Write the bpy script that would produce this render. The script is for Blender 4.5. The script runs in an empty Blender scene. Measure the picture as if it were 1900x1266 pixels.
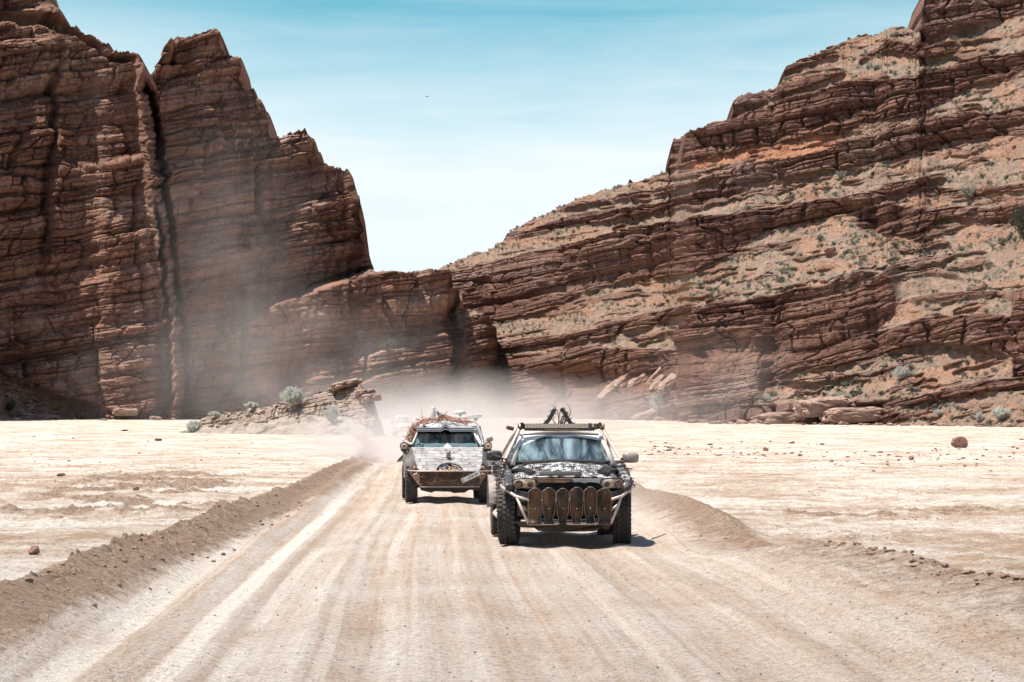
import bpy, bmesh, math, random
import numpy as np
from mathutils import Vector, Matrix, Euler

C = bpy.context.scene.collection
R = math.radians
# ------------------------------------------------------------------ camera
F = 4486.0; CX = 950.0; CY = 633.0; HZ = 770.0; CAMH = 1.93
PITCH = math.atan((HZ-CY)/F)
cam_d = bpy.data.cameras.new('camera'); cam = bpy.data.objects.new('camera', cam_d); C.objects.link(cam)
cam_d.sensor_width = 36; cam_d.lens = F*36/1900; cam_d.clip_start = 0.5; cam_d.clip_end = 9000
cam.location = (0, 0, CAMH); cam.rotation_euler = (R(90)+PITCH, 0, 0)
bpy.context.scene.camera = cam

# ------------------------------------------------------------------ sun, sky, exposure
SUN = Vector((-0.34, -0.03, 0.94)).normalized()
elev = math.asin(SUN.z); azim = math.atan2(SUN.x, SUN.y)
sd = bpy.data.lights.new('sun', 'SUN'); so = bpy.data.objects.new('sun', sd); C.objects.link(so)
sd.energy = 4.6; sd.angle = R(0.5); sd.color = (1.0, 0.95, 0.88)
so.rotation_euler = SUN.to_track_quat('Z', 'Y').to_euler(); so.location = (0, 0, 200)
w = bpy.data.worlds.new('World'); bpy.context.scene.world = w; w.use_nodes = True
vs = bpy.context.scene.view_settings
vs.view_transform = 'Standard'; vs.look = 'None'; vs.gamma = 1; vs.exposure = 0.88
bpy.context.scene.cycles.volume_bounces = 3; vs.use_curve_mapping = False

def nd(nt, t, inp=None, **kw):
    n = nt.nodes.new(t)
    for k, v in kw.items(): setattr(n, k, v)
    for k, v in (inp or {}).items():
        s = n.inputs[k]
        if isinstance(v, bpy.types.NodeSocket): nt.links.new(v, s)
        else: s.default_value = v
    return n
def math_(nt, op, a, b=None, c=None, clamp=False):
    n = nt.nodes.new('ShaderNodeMath'); n.operation = op; n.use_clamp = clamp
    for i, v in enumerate((a, b, c)):
        if v is None: continue
        if isinstance(v, bpy.types.NodeSocket): nt.links.new(v, n.inputs[i])
        else: n.inputs[i].default_value = v
    return n.outputs[0]
def mix(nt, fac, a, b, blend='MIX'):
    n = nt.nodes.new('ShaderNodeMix'); n.data_type = 'RGBA'; n.blend_type = blend
    for s, v in ((n.inputs['Factor'], fac), (n.inputs[6], a), (n.inputs[7], b)):
        if isinstance(v, bpy.types.NodeSocket): nt.links.new(v, s)
        elif s.type == 'RGBA': s.default_value = (*v[:3], 1)
        else: s.default_value = v
    return n.outputs[2]
def ramp(nt, fac, stops, interp='LINEAR'):
    n = nt.nodes.new('ShaderNodeValToRGB'); nt.links.new(fac, n.inputs[0]); cr = n.color_ramp; cr.interpolation = interp
    while len(cr.elements) < len(stops): cr.elements.new(0.5)
    for e, (p, c) in zip(cr.elements, stops):
        e.position = p; e.color = (c, c, c, 1) if not hasattr(c, '__len__') else (*c[:3], 1)
    return n.outputs[0]
def maprange(nt, v, a, b, c=0., d=1.):
    return nd(nt, 'ShaderNodeMapRange', {0: v, 1: a, 2: b, 3: c, 4: d}).outputs[0]
def noise(nt, vec, scale, detail=4, rough=0.55, dist=0.0, out=0):
    return nd(nt, 'ShaderNodeTexNoise', {'Vector': vec, 'Scale': scale, 'Detail': detail, 'Roughness': rough, 'Distortion': dist}).outputs[out]
def mapping(nt, vec, scale=(1, 1, 1), rot=(0, 0, 0), loc=(0, 0, 0)):
    return nd(nt, 'ShaderNodeMapping', {'Vector': vec, 'Scale': scale, 'Rotation': rot, 'Location': loc}).outputs[0]

nt = w.node_tree; nt.nodes.clear()
sky = nd(nt, 'ShaderNodeTexSky', sky_type='NISHITA', sun_disc=False, sun_elevation=elev, sun_rotation=azim,
         altitude=1500, air_density=1.0, dust_density=1.2, ozone_density=2.0)
tc = nd(nt, 'ShaderNodeTexCoord').outputs['Generated']
sep = nd(nt, 'ShaderNodeSeparateXYZ', {0: tc})
# thin high cloud: a real veil low over the horizon and loose wisps above it
wisp = noise(nt, mapping(nt, tc, (3.0, 3.0, 26.0), (0, R(-9), 0)), 2.2, 5, 0.6, 0.6)
big = noise(nt, mapping(nt, tc, (4.0, 1.0, 9.0)), 1.6, 2, 0.5)
xx = math_(nt, 'MULTIPLY', sep.outputs['X'], 3.6)
xo = math_(nt, 'MULTIPLY', xx, xx)
el = math_(nt, 'SUBTRACT', sep.outputs['Z'], math_(nt, 'MULTIPLY', xo, 0.035))
el = math_(nt, 'ADD', el, math_(nt, 'MULTIPLY', math_(nt, 'SUBTRACT', big, 0.5), 0.03))
veil = maprange(nt, el, 0.104, 0.184, 1.0, 0.0)
veil = math_(nt, 'ADD', veil, math_(nt, 'MULTIPLY', math_(nt, 'SUBTRACT', wisp, 0.54), 0.55), clamp=True)
upper = mix(nt, 1.0, sky.outputs[0], (0.14, 0.60, 0.55), 'MULTIPLY')
low = (4.3, 4.72, 4.95)
skycol = mix(nt, veil, upper, low)
# above 25 degrees the veil thins out to plain sky
skycol = mix(nt, maprange(nt, sep.outputs['Z'], 0.20, 0.45), skycol, sky.outputs[0])
bg = nd(nt, 'ShaderNodeBackground', {0: skycol, 1: 0.115})
nt.links.new(bg.outputs[0], nd(nt, 'ShaderNodeOutputWorld').inputs[0])

# ------------------------------------------------------------------ numpy noise
def hsh(i, j, k, seed):
    h = (i.astype(np.int64)*374761393 + j.astype(np.int64)*668265263 + k*2147483647 + seed*1274126177) & 0xffffffff
    h = (h ^ (h >> 13))*1274126177 & 0xffffffff
    h = (h ^ (h >> 16))*2246822519 & 0xffffffff
    return ((h ^ (h >> 15)) & 0xffff)/65535.0
def vn(x, y, seed=0):
    x, y = np.broadcast_arrays(np.asarray(x, float), np.asarray(y, float))
    i = np.floor(x); j = np.floor(y); f = x-i; g = y-j
    f = f*f*f*(f*(f*6-15)+10); g = g*g*g*(g*(g*6-15)+10)
    a = hsh(i, j, 0, seed); b = hsh(i+1, j, 0, seed); c = hsh(i, j+1, 0, seed); d = hsh(i+1, j+1, 0, seed)
    return (a*(1-f)+b*f)*(1-g) + (c*(1-f)+d*f)*g
def fbm(x, y, seed=0, oct=4, gain=0.5):
    t = 0; a = 1.0; n = 0; x = np.asarray(x, float); y = np.asarray(y, float)
    for o in range(oct):
        t = t + a*vn(x*2**o + 13.7*o, y*2**o - 7.3*o, seed+o*17); n += a; a *= gain
    return t/n*2-1
def ss(a, b, x):
    t = np.clip((x-a)/(b-a), 0, 1); return t*t*(3-2*t)
def blocks(l, s, th, bw, seed, crev=0.6):
    """bedded, jointed rock: every bed split in blocks that stand out unequally"""
    sw = s/th + 0.9*fbm(l/(bw*4), s/(th*6), seed+1, 2) + .25*fbm(l/(bw*.8), s/th, seed+2, 2)
    i = np.floor(sw); f = sw-i
    hi = hsh(i, i*0, 3, seed)
    lw = l/(bw*(0.5+hi)) + hi*37.1 + 0.35*fbm(l/bw, s/th*.7, seed+3, 2)
    j = np.floor(lw); g = lw-j
    p = 0.62*hi + 0.38*hsh(i, j, 5, seed)
    ef = ss(0, .22, f)*(1-ss(.86, 1.0, f)); eg = ss(0, .07, g)*(1-ss(.92, 1, g))
    jn = (hsh(i, j, 9, seed) > .35)
    return p - crev*(1-ef)*(.35+.65*hsh(i, j, 7, seed)) - 0.7*(1-eg)*jn

# ------------------------------------------------------------------ object helpers
def tag(o, label=None, cat=None, group=None, kind=None):
    if label: o['label'] = label
    if cat: o['category'] = cat
    if group: o['group'] = group
    if kind: o['kind'] = kind
    return o
def empty(name, loc=(0, 0, 0), rz=0., label=None, cat=None, group=None):
    o = bpy.data.objects.new(name, None); C.objects.link(o); o.location = loc; o.rotation_euler = (0, 0, rz)
    o.empty_display_size = .2
    return tag(o, label, cat, group)
def P(px, py, y):
    """point in the place seen at pixel (px, py) of the 1900 px photo and y metres ahead"""
    cp, sp = math.cos(PITCH), math.sin(PITCH)
    u = (CY-np.asarray(py, float))/F
    dy = cp - u*sp; dz = sp + u*cp
    t = y/dy
    return (np.asarray(px, float)-CX)/F*t, y+0*t, CAMH + dz*t
def grid_mesh(name, X, Y, Z, attrs, m, facemask=None, smooth=False):
    nr, nc = X.shape
    co = np.stack([X, Y, Z], -1).reshape(-1, 3).astype(np.float32)
    idx = np.arange(nr*nc).reshape(nr, nc)
    q = np.stack([idx[:-1, :-1], idx[:-1, 1:], idx[1:, 1:], idx[1:, :-1]], -1).reshape(-1, 4)
    if facemask is not None:
        q = q[facemask.reshape(-1)]
        used = np.zeros(nr*nc, bool); used[q.reshape(-1)] = True
        remap = np.cumsum(used)-1; q = remap[q]; co = co[used]
        attrs = {k: v.reshape(-1)[used] for k, v in attrs.items()}
    me = bpy.data.meshes.new(name)
    me.vertices.add(len(co)); me.vertices.foreach_set('co', co.reshape(-1))
    me.loops.add(q.size); me.loops.foreach_set('vertex_index', q.reshape(-1).astype(np.int32))
    me.polygons.add(len(q)); me.polygons.foreach_set('loop_start', np.arange(0, q.size, 4, dtype=np.int32))
    me.polygons.foreach_set('loop_total', np.full(len(q), 4, np.int32))
    me.polygons.foreach_set('use_smooth', np.full(len(q), smooth))
    me.update(calc_edges=True)
    for k, v in attrs.items():
        a = me.attributes.new(k, 'FLOAT', 'POINT'); a.data.foreach_set('value', np.asarray(v, np.float32).reshape(-1))
    me.materials.append(m)
    o = bpy.data.objects.new(name, me); C.objects.link(o)
    return o

# ------------------------------------------------------------------ materials
MATS = {}
def newmat(name):
    m = bpy.data.materials.new(name); m.use_nodes = True; t = m.node_tree; t.nodes.clear()
    b = nd(t, 'ShaderNodeBsdfPrincipled'); o = nd(t, 'ShaderNodeOutputMaterial'); t.links.new(b.outputs[0], o.inputs[0])
    MATS[name] = m
    return m, t, b
def pos(t): return nd(t, 'ShaderNodeTexCoord').outputs['Object']
def attr(t, n): return nd(t, 'ShaderNodeAttribute', attribute_name=n).outputs['Fac']
def bump(t, b, h, strength, dist):
    n = nd(t, 'ShaderNodeBump', {'Height': h, 'Strength': strength, 'Distance': dist}); t.links.new(n.outputs[0], b.inputs['Normal'])
def setc(t, b, c, rough=None, spec=None):
    if isinstance(c, bpy.types.NodeSocket): t.links.new(c, b.inputs['Base Color'])
    else: b.inputs['Base Color'].default_value = (*c, 1)
    if rough is not None:
        if isinstance(rough, bpy.types.NodeSocket): t.links.new(rough, b.inputs['Roughness'])
        else: b.inputs['Roughness'].default_value = rough
    if spec is not None: b.inputs['Specular IOR Level'].default_value = spec

def rock_material(name, dark, mid, light, scree, scree2):
    m, t, b = newmat(name)
    p = pos(t); s = attr(t, 'strata'); rk = attr(t, 'rock'); la = attr(t, 'along')
    v = nd(t, 'ShaderNodeCombineXYZ', {0: la, 1: 0.0, 2: s}).outputs[0]
    beds = noise(t, mapping(t, v, (.05, 1, .9)), 1.0, 6, .62)            # thin beds
    thick = ramp(t, noise(t, mapping(t, v, (.05, 1, .12)), 1.0, 3, .5), [(.42, .15), (.6, 1)])
    patch = noise(t, mapping(t, v, (.06, 1, .16)), 1.0, 5, .6)            # desert varnish and pale patches
    streak = noise(t, mapping(t, v, (1.3, 1, .07)), 1.0, 5, .6)           # run-off streaks down the face
    c = mix(t, ramp(t, beds, [(.30, 0), (.56, 1)]), dark, mid)
    c = mix(t, ramp(t, patch, [(.5, 0), (.72, 1)]), c, light)
    c = mix(t, ramp(t, streak, [(.52, 0), (.75, .55)]), c, (dark[0]*.75, dark[1]*.7, dark[2]*.7))
    g = noise(t, p, 1.6, 8, .7)
    c = mix(t, .8, c, ramp(t, g, [(.3, .55), (.7, 1.35)]), 'MULTIPLY')
    sc = mix(t, ramp(t, noise(t, p, .09, 4, .6), [(.45, 0), (.68, 1)]), scree, scree2)
    sc = mix(t, .85, sc, ramp(t, noise(t, p, 1.1, 8, .75), [(.3, .5), (.7, 1.4)]), 'MULTIPLY')
    # low dry scrub covering between the single bushes
    sc = mix(t, ramp(t, noise(t, p, .42, 7, .75), [(.54, 0), (.62, .75)]), sc, (.135, .135, .10))
    sc = mix(t, math_(t, 'MULTIPLY', attr(t, 'red'), .85), sc, mix(t, .5, (.44, .20, .11), ramp(t, noise(t, p, 1.1, 8, .75), [(.3, .5), (.7, 1.4)]), 'MULTIPLY'))
    f = math_(t, 'ADD', rk, math_(t, 'MULTIPLY', math_(t, 'SUBTRACT', noise(t, p, .8, 5, .7), .5), .5))
    c = mix(t, ramp(t, f, [(.35, 0), (.6, 1)]), sc, c)
    setc(t, b, c, .93, .15)
    h = math_(t, 'ADD', math_(t, 'MULTIPLY', math_(t, 'MULTIPLY', beds, thick), .5), noise(t, p, 1.9, 8, .74))
    bump(t, b, h, 1.0, .6)
    return m
M_left = rock_material('canyon_rock_dark', (.125, .062, .043), (.345, .187, .130), (.50, .35, .27), (.38, .245, .175), (.33, .205, .145))
M_right = rock_material('canyon_rock_red', (.09, .045, .033), (.235, .124, .087), (.37, .245, .19), (.33, .23, .166), (.30, .19, .133))

# ------------------------------------------------------------------ rock relief walls
def relief(name, x0, x1, nc, nr, top, basepy, Dfun, mask_smooth, mask, dip, n, amps, m, k=.072, cots=(.1, 1.6), seed=1,
           extraD=None, label=None, blur=9, edge_n=4.0, scree_amp=.5, ledges=0, wide=0, calm=None):
    px = np.linspace(x0, x1, nc)
    tp = np.interp(px, *zip(*top))
    tp = tp + edge_n*fbm(px/26, px*0, seed+70, 3) + edge_n*.9*(hsh(np.floor(px/7+2*fbm(px/20, px*0, seed+72, 2)), px*0, 1, seed)-.5) + edge_n*.5*fbm(px/3, px*0, seed+71, 2)
    t = np.linspace(0, 1, nr)[:, None]
    base = np.interp(px, *zip(*basepy)) if hasattr(basepy, '__len__') else np.full(nc, basepy)
    PY = base + t*(tp-base); PX = np.broadcast_to(px, PY.shape).copy()
    ms = mask_smooth(PX, PY)
    cot = ms*cots[0] + (1-ms)*cots[1]
    D = np.zeros_like(PY); D[0] = Dfun(px)
    if wide:
        kw = np.hanning(wide*2+1); kw /= kw.sum(); cp_ = np.pad(cot, ((0, 0), (wide, wide)), mode='edge')
        cb = np.stack([np.convolve(r, kw, 'valid') for r in cp_]); cb = .35*cb+.65*1.15; e = np.zeros_like(px)
        Db = D[0].copy()
        for r in range(1, nr):
            dp = PY[r-1]-PY[r]; Db = Db + cb[r]*Db/F*dp; e = e*np.exp(-np.abs(dp)/95) + (cot[r]-cb[r])*Db/F*dp; D[r] = Db+e
    else:
        for r in range(1, nr):
            D[r] = D[r-1] + cot[r]*D[r-1]/F*(PY[r-1]-PY[r])
    ker = np.hanning(blur*2+1); ker /= ker.sum()
    Dp = np.pad(D, ((0, 0), (blur, blur)), mode='edge')
    D = np.stack([np.convolve(r, ker, 'valid') for r in Dp])
    if extraD is not None: D = D + extraD(PX, PY)
    wx = PX + 9*fbm(PX/60, PY/40, seed+31, 4); wy = PY + 7*fbm(PX/45, PY/30, seed+41, 4)
    rk = mask(wx, wy)
    led = vn(wx/95, (wy+dip*wx)/(7 if dip > .18 else 9), seed+61)*.62+.38*vn(wx/24, (wy+dip*wx)/3.4, seed+62)
    rk = np.maximum(rk, .85*ss(.61, .68, led)*(ledges if ledges else 0))
    S = ((HZ-PY) - dip*(PX-CX))*k; L = PX*k*1.1
    S = S + .9*fbm(L/40, S/30, seed+5, 3)
    S = S + (2.4 if dip < .18 else 1.1)*fbm(S/(7 if dip < .18 else 3.2), S*0+L/90, seed+6, 3)
    d = 0
    cal = (.60+.60*ss(.3, .7, vn(L/16, S/4.5, seed+95)))*(calm(PX, PY) if calm else 1)
    for (th, bw, a, sd_) in amps['blocks']:
        d = d + a*blocks(L, S, th, bw, seed+sd_)*(cal if th < 5 else 1)
    for (sl, ssz, a, sd_) in amps['fbm']:
        d = d + a*fbm(L/sl, S/ssz, seed+sd_, 5)
    cr = 1-np.abs(fbm(L/amps['col'][0], S/(amps['col'][0]*9), seed+90, 3))*3.2
    d = d - amps['col'][1]*np.clip(cr, 0, 1)**2
    d = d - amps.get('mean', 0)
    rub = fbm(L/1.6, S/1.0, seed+80, 5, .66); rub = np.maximum(rub, -.1)
    gul = fbm(L/5, S/16, seed+81, 3)
    dd = rk*(d+amps.get('lip', 0)) + (1-rk)*(scree_amp*2.0*rub + scree_amp*1.2*gul)
    X, Y, Z = P(PX, PY, D)
    up = (1-rk)*.35
    X = X + n[0]*dd*(1-up); Y = Y + n[1]*dd*(1-up); Z = Z + dd*(n[2]+up*.5)
    # crest rolls over and runs down behind, so the mass is closed from the side too
    back = []
    for (dy, dz) in ((3, -.2), (12, -1.5), (45, -14), (60, -500)):
        back.append((X[-1]+0*dy, Y[-1]+dy, np.maximum(Z[-1]+dz, -3)))
    X = np.vstack([X]+[b_[0] for b_ in back]); Y = np.vstack([Y]+[b_[1] for b_ in back]); Z = np.vstack([Z]+[b_[2] for b_ in back])
    pad = lambda A: np.vstack([A]+[A[-1]]*4)
    red = np.zeros_like(PX)
    if dip > .18: red = ss(-6, 6, np.interp(wx, [1270, 1380, 1560, 1600], [322, 300, 290, 262])-wy)*ss(-6, 6, wy-np.interp(wx, [1270, 1380, 1560], [300, 276, 252]))*ss(1262, 1290, wx)*(1-ss(1530, 1600, wx)) + .4*ss(.6, .7, vn(wx/60, wy/16, 78))
    o = grid_mesh(name, X, Y, Z, {'red': pad(red), 'strata': pad(S), 'rock': pad(rk), 'along': pad(L)}, m)
    tag(o, kind='structure')
    return o, dict(X=X[:nr], Y=Y[:nr], Z=Z[:nr], rk=rk, PX=PX, PY=PY)

def poly(pts):
    xs, ys = zip(*pts); return lambda x: np.interp(x, xs, ys)
def band(tp, bt, soft=3.0, x0=None, x1=None, taper=25):
    a = poly(tp); b_ = poly(bt); x0 = tp[0][0] if x0 is None else x0; x1 = tp[-1][0] if x1 is None else x1
    def f(x, y):
        v = ss(-soft, soft, y-a(x))*ss(-soft, soft, b_(x)-y)
        return v*ss(x0-taper*.3, x0+taper*.3, x)*(1-ss(x1-taper, x1+taper*.3, x))
    return f

# --- left canyon wall
top_left = [(-420, -220), (20, -90), (68, -30), (76, 5), (90, 40), (108, 55), (150, 85), (185, 112), (232, 120), (243, 135), (247, 150), (262, 157), (264, 153),
  (275, 135), (280, 128), (285, 108), (290, 93), (312, 82), (372, 80), (382, 103), (392, 112), (414, 113), (424, 122), (430, 140), (442, 172), (455, 182),
  (463, 212), (480, 235), (487, 262), (510, 258), (546, 252), (552, 265), (560, 295), (580, 310), (605, 318), (628, 330), (634, 350), (640, 395),
  (648, 430), (655, 465), (675, 493), (690, 502), (740, 506), (800, 502), (822, 510), (833, 540), (850, 545), (856, 570), (880, 575), (900, 592), (908, 620),
  (912, 680), (920, 720), (928, 775), (934, 800), (960, 830)]
lD = poly([(-420, 285), (0, 318), (265, 325), (325, 335), (500, 339), (680, 345), (850, 353), (895, 357), (915, 370), (940, 392)])
lines_left = [  # ledges (not cliff): top, bottom
  band([(-100, 20), (60, 42), (110, 60), (180, 118), (240, 135)], [(-100, 50), (60, 62), (110, 80), (180, 124), (240, 138)], 5),
  band([(560, 537), (620, 518), (690, 498), (800, 500)], [(560, 540), (620, 528), (690, 512), (800, 508)], 3),
  band([(640, 652), (680, 632), (740, 622), (790, 628)], [(640, 668), (680, 660), (740, 650), (790, 634)], 4),
  band([(-60, 700), (0, 705), (90, 740), (180, 768)], [(-60, 900), (0, 900), (90, 900), (180, 900)], 6),
  band([(520, 760), (600, 722), (700, 690), (780, 668)], [(520, 772), (600, 734), (700, 697), (780, 671)], 4),
]
def ml(x, y):
    v = np.zeros_like(y)
    for f in lines_left: v = np.maximum(v, f(x, y))
    return 1-v
def leftD(x, y):
    # the cleft between the two towers, and the lower wall standing in front of the upper one
    cx = np.interp(y, [100, 157, 300, 640, 790], [262, 264, 284, 318, 325])+5*fbm(y/22, y*0, 951, 4)
    e = -6*np.exp(-((x-cx+16)/13)**2) + 7.5*np.exp(-((x-cx-3)/5)**2)
    cx2 = np.interp(y, [200, 430, 560, 650], [250, 285, 292, 296])+3*fbm(y/14, y*0, 952, 3); e = e + 5*np.exp(-((x-cx2)/3.5)**2)*ss(330, 420, y)
    cx3 = np.interp(y, [40, 300, 600], [95, 72, 60])+9*fbm(y/30, y*0, 953, 4); e = e + 3.5*np.exp(-((x-cx3)/9)**2)*ss(620, 420, y)*ss(60, 160, y)
    ly = np.interp(x, [330, 420, 500, 600, 680, 800], [690, 620, 566, 532, 503, 495])
    e = e + 6.0*ss(6, -6, y-ly)*ss(330, 480, x)
    e = e - 3*ss(10, -10, ly-y)*ss(400, 620, x)
    ly2 = np.interp(x, [820, 860, 905], [540, 572, 600])
    e = e + 5*np.exp(-((x-842)/7)**2)*ss(500, 540, y)
    return e
amps_left = dict(blocks=[(12, 26, 3.4, 1), (4.2, 14, 2.0, 2), (1.6, 8, 1.5, 3), (.75, 4, .85, 4), (.38, 2.0, .36, 8)], fbm=[(20, 40, 4.2, 5), (6, 6, 1.3, 6), (1.8, .9, .6, 7)], col=(15, 1.6))
left, _L = relief('canyon_wall_left', -420, 958, 900, 760, top_left, 806, lD, ml, ml, .15, (.42, -.9, .1), amps_left, M_left,
            extraD=leftD, seed=3, calm=lambda x, y: 1-.5*ss(330, 360, x)*(1-ss(540, 600, x))*ss(480, 560, y), edge_n=5, cots=(.22, 1.1), scree_amp=1.1)

# --- right canyon side: bands of cliff between scree slopes
top_right = [(700, 520), (780, 512), (806, 503), (850, 481), (900, 466), (935, 446), (955, 424), (1000, 405), (1050, 379), (1100, 360), (1150, 345), (1200, 333), (1243, 320), (1246, 290), (1255, 264),
  (1300, 244), (1340, 228), (1362, 217), (1370, 190), (1400, 178), (1452, 152), (1460, 127), (1500, 102), (1545, 88), (1562, 76), (1600, 63), (1640, 62), (1655, 55), (1682, 52), (1700, 60), (1710, 62),
  (1716, 30), (1722, -15), (1760, -80), (1850, -120), (1950, -200), (2400, -380)]
rD = poly([(700, 372), (925, 362), (1100, 330), (1240, 312), (1262, 303), (1282, 282), (1400, 276), (1700, 258), (1900, 244), (2400, 205)])
B = [
 (band([(1712, -400), (1900, -400), (2400, -700)], [(1712, 78), (1780, 62), (1850, 40), (2400, -120)], 4, taper=8), 1),
 (band([(1590, 112), (1650, 78), (1720, 85), (1790, 75)], [(1590, 120), (1650, 98), (1720, 112), (1790, 100)]), 1),
 (band([(1444, 100), (1475, 112), (1560, 92)], [(1444, 140), (1475, 130), (1560, 104)], taper=10), 1),
 (band([(1355, 150), (1400, 175), (1470, 152), (1570, 128)], [(1355, 222), (1400, 200), (1470, 175), (1570, 140)], taper=12), 1),
 (band([(1238, 230), (1300, 238), (1365, 222), (1450, 186), (1560, 160), (1700, 140), (1820, 108), (2000, 80), (2400, 0)],
       [(1238, 322), (1300, 300), (1380, 277), (1450, 266), (1560, 252), (1600, 232), (1700, 216), (1800, 165), (2000, 110), (2400, 40)], taper=10), 1),
 (band([(1040, 382), (1120, 368), (1245, 343), (1420, 298), (1520, 282)], [(1040, 395), (1120, 380), (1245, 358), (1420, 322), (1520, 296)]), .9),
 (band([(1330, 345), (1420, 318), (1560, 268), (1680, 236), (1780, 214), (2000, 190), (2400, 130)],
       [(1330, 352), (1420, 345), (1560, 318), (1680, 292), (1780, 262), (2000, 245), (2400, 190)]), 1),
 (band([(960, 430), (1060, 402), (1150, 388), (1300, 362), (1400, 340)], [(960, 444), (1060, 422), (1150, 410), (1300, 378), (1400, 352)]), .95),
 (band([(780, 514), (850, 500), (930, 482), (1050, 456), (1180, 424), (1300, 405), (1420, 388), (1560, 366), (1640, 345), (1760, 322)],
       [(780, 640), (850, 615), (905, 600), (1000, 582), (1100, 545), (1180, 520), (1290, 512), (1330, 490), (1420, 432), (1560, 398), (1640, 370), (1760, 332)]), 1),
 (band([(1640, 362), (1720, 345), (1820, 352), (1960, 330)], [(1640, 368), (1720, 356), (1820, 366), (1960, 345)]), .8),
 (band([(1586, 392), (1650, 376), (1720, 388), (1800, 384), (2000, 372)], [(1586, 420), (1650, 438), (1700, 440), (1760, 408), (2000, 420)]), 1),
 (band([(1320, 470), (1400, 455), (1500, 440)], [(1320, 486), (1400, 470), (1500, 448)]), .6),
 (band([(900, 640), (980, 630), (1060, 618), (1200, 584), (1300, 560)], [(900, 660), (980, 648), (1060, 642), (1200, 612), (1300, 575)]), .9),
 (band([(905, 662), (980, 656), (1100, 645), (1180, 648), (1262, 650)], [(905, 900), (1000, 900), (1262, 900)], x1=1262, taper=4), 1),
 (band([(1262, 610), (1282, 592), (1320, 566), (1440, 546), (1520, 532), (1600, 503), (1645, 506), (1668, 560)],
       [(1262, 800), (1395, 785), (1420, 712), (1480, 690), (1560, 665), (1640, 600), (1668, 585)], taper=6), 1),
 (band([(1470, 655), (1560, 638), (1690, 600), (1740, 588), (1860, 585), (2100, 560)], [(1470, 690), (1560, 680), (1620, 662), (1740, 640), (1860, 662), (2100, 640)]), 1),
 (band([(1880, 540), (2100, 520)], [(1880, 700), (2100, 700)], taper=5), 1),
 (band([(1400, 712), (1500, 702), (1620, 690), (1700, 676)], [(1400, 722), (1500, 716), (1620, 700), (1700, 684)]), .8),
 (band([(1590, 742), (1700, 738), (1790, 716), (1900, 700), (2100, 680)], [(1590, 760), (1700, 752), (1790, 738), (1900, 722), (2100, 700)]), .9),
 (band([(1380, 752), (1500, 745), (1590, 752), (1700, 768)], [(1380, 800), (1500, 800), (1590, 790), (1700, 782)]), .8),
 (band([(1640, 520), (1720, 500), (1800, 512)], [(1640, 530), (1720, 512), (1800, 520)]), .5),
 (band([(1690, 555), (1800, 540), (1900, 548)], [(1690, 566), (1800, 552), (1900, 560)]), .6),
]
def mr(x, y):
    v = np.zeros_like(y)
    for f, a in B: v = np.maximum(v, a*f(x, y))
    return v
def rightD(x, y):
    e = 18*ss(590, 430, y)*ss(1262, 1300, x)*(1-ss(1600, 1900, x)) - 18*ss(590, 430, y)*ss(1262, 1300, x)*(1-ss(1600, 1900, x))
    # hollows and buttresses of the low overhangs left of the promontory
    e = e + 7*np.exp(-((x-1108)/34)**2)*ss(690, 720, y)*0 + 3.5*ss(672, 700, y-.1*(1050-x))*ss(965, 1015, x)*(1-ss(1090, 1150, x))
    e = e + 9*ss(690, 705, y)*(1-ss(935, 955, x)) - 4*ss(700, 760, y)*np.exp(-((x-1190)/45)**2)
    return e
amps_right = dict(blocks=[(6.5, 18, 1.2, 1), (2.4, 9, 1.2, 2), (.95, 5, .95, 3), (.42, 2.4, .5, 4)], fbm=[(16, 30, 1.8, 5), (5, 4, .6, 6), (1.6, .8, .4, 7)], col=(13, 1.5), lip=.25, mean=.9)
right, GR = relief('canyon_hillside_right', 700, 2400, 1150, 820, top_right, 806, rD, mr, mr, .2, (-.4, -.9, .1), amps_right, M_right,
            extraD=rightD, seed=11, calm=lambda x, y: 1-.5*ss(1250, 1320, x+15*np.sin(y/13))*(1-ss(1350, 1480, x+25*np.sin(y/17)))*ss(600, 680, y)-.5*ss(980, 1020, x)*(1-ss(1110, 1170, x))*ss(680, 705, y), edge_n=4.0, k=.062, cots=(.24, 1.75), scree_amp=.42, blur=12, ledges=.62, wide=110)
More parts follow.
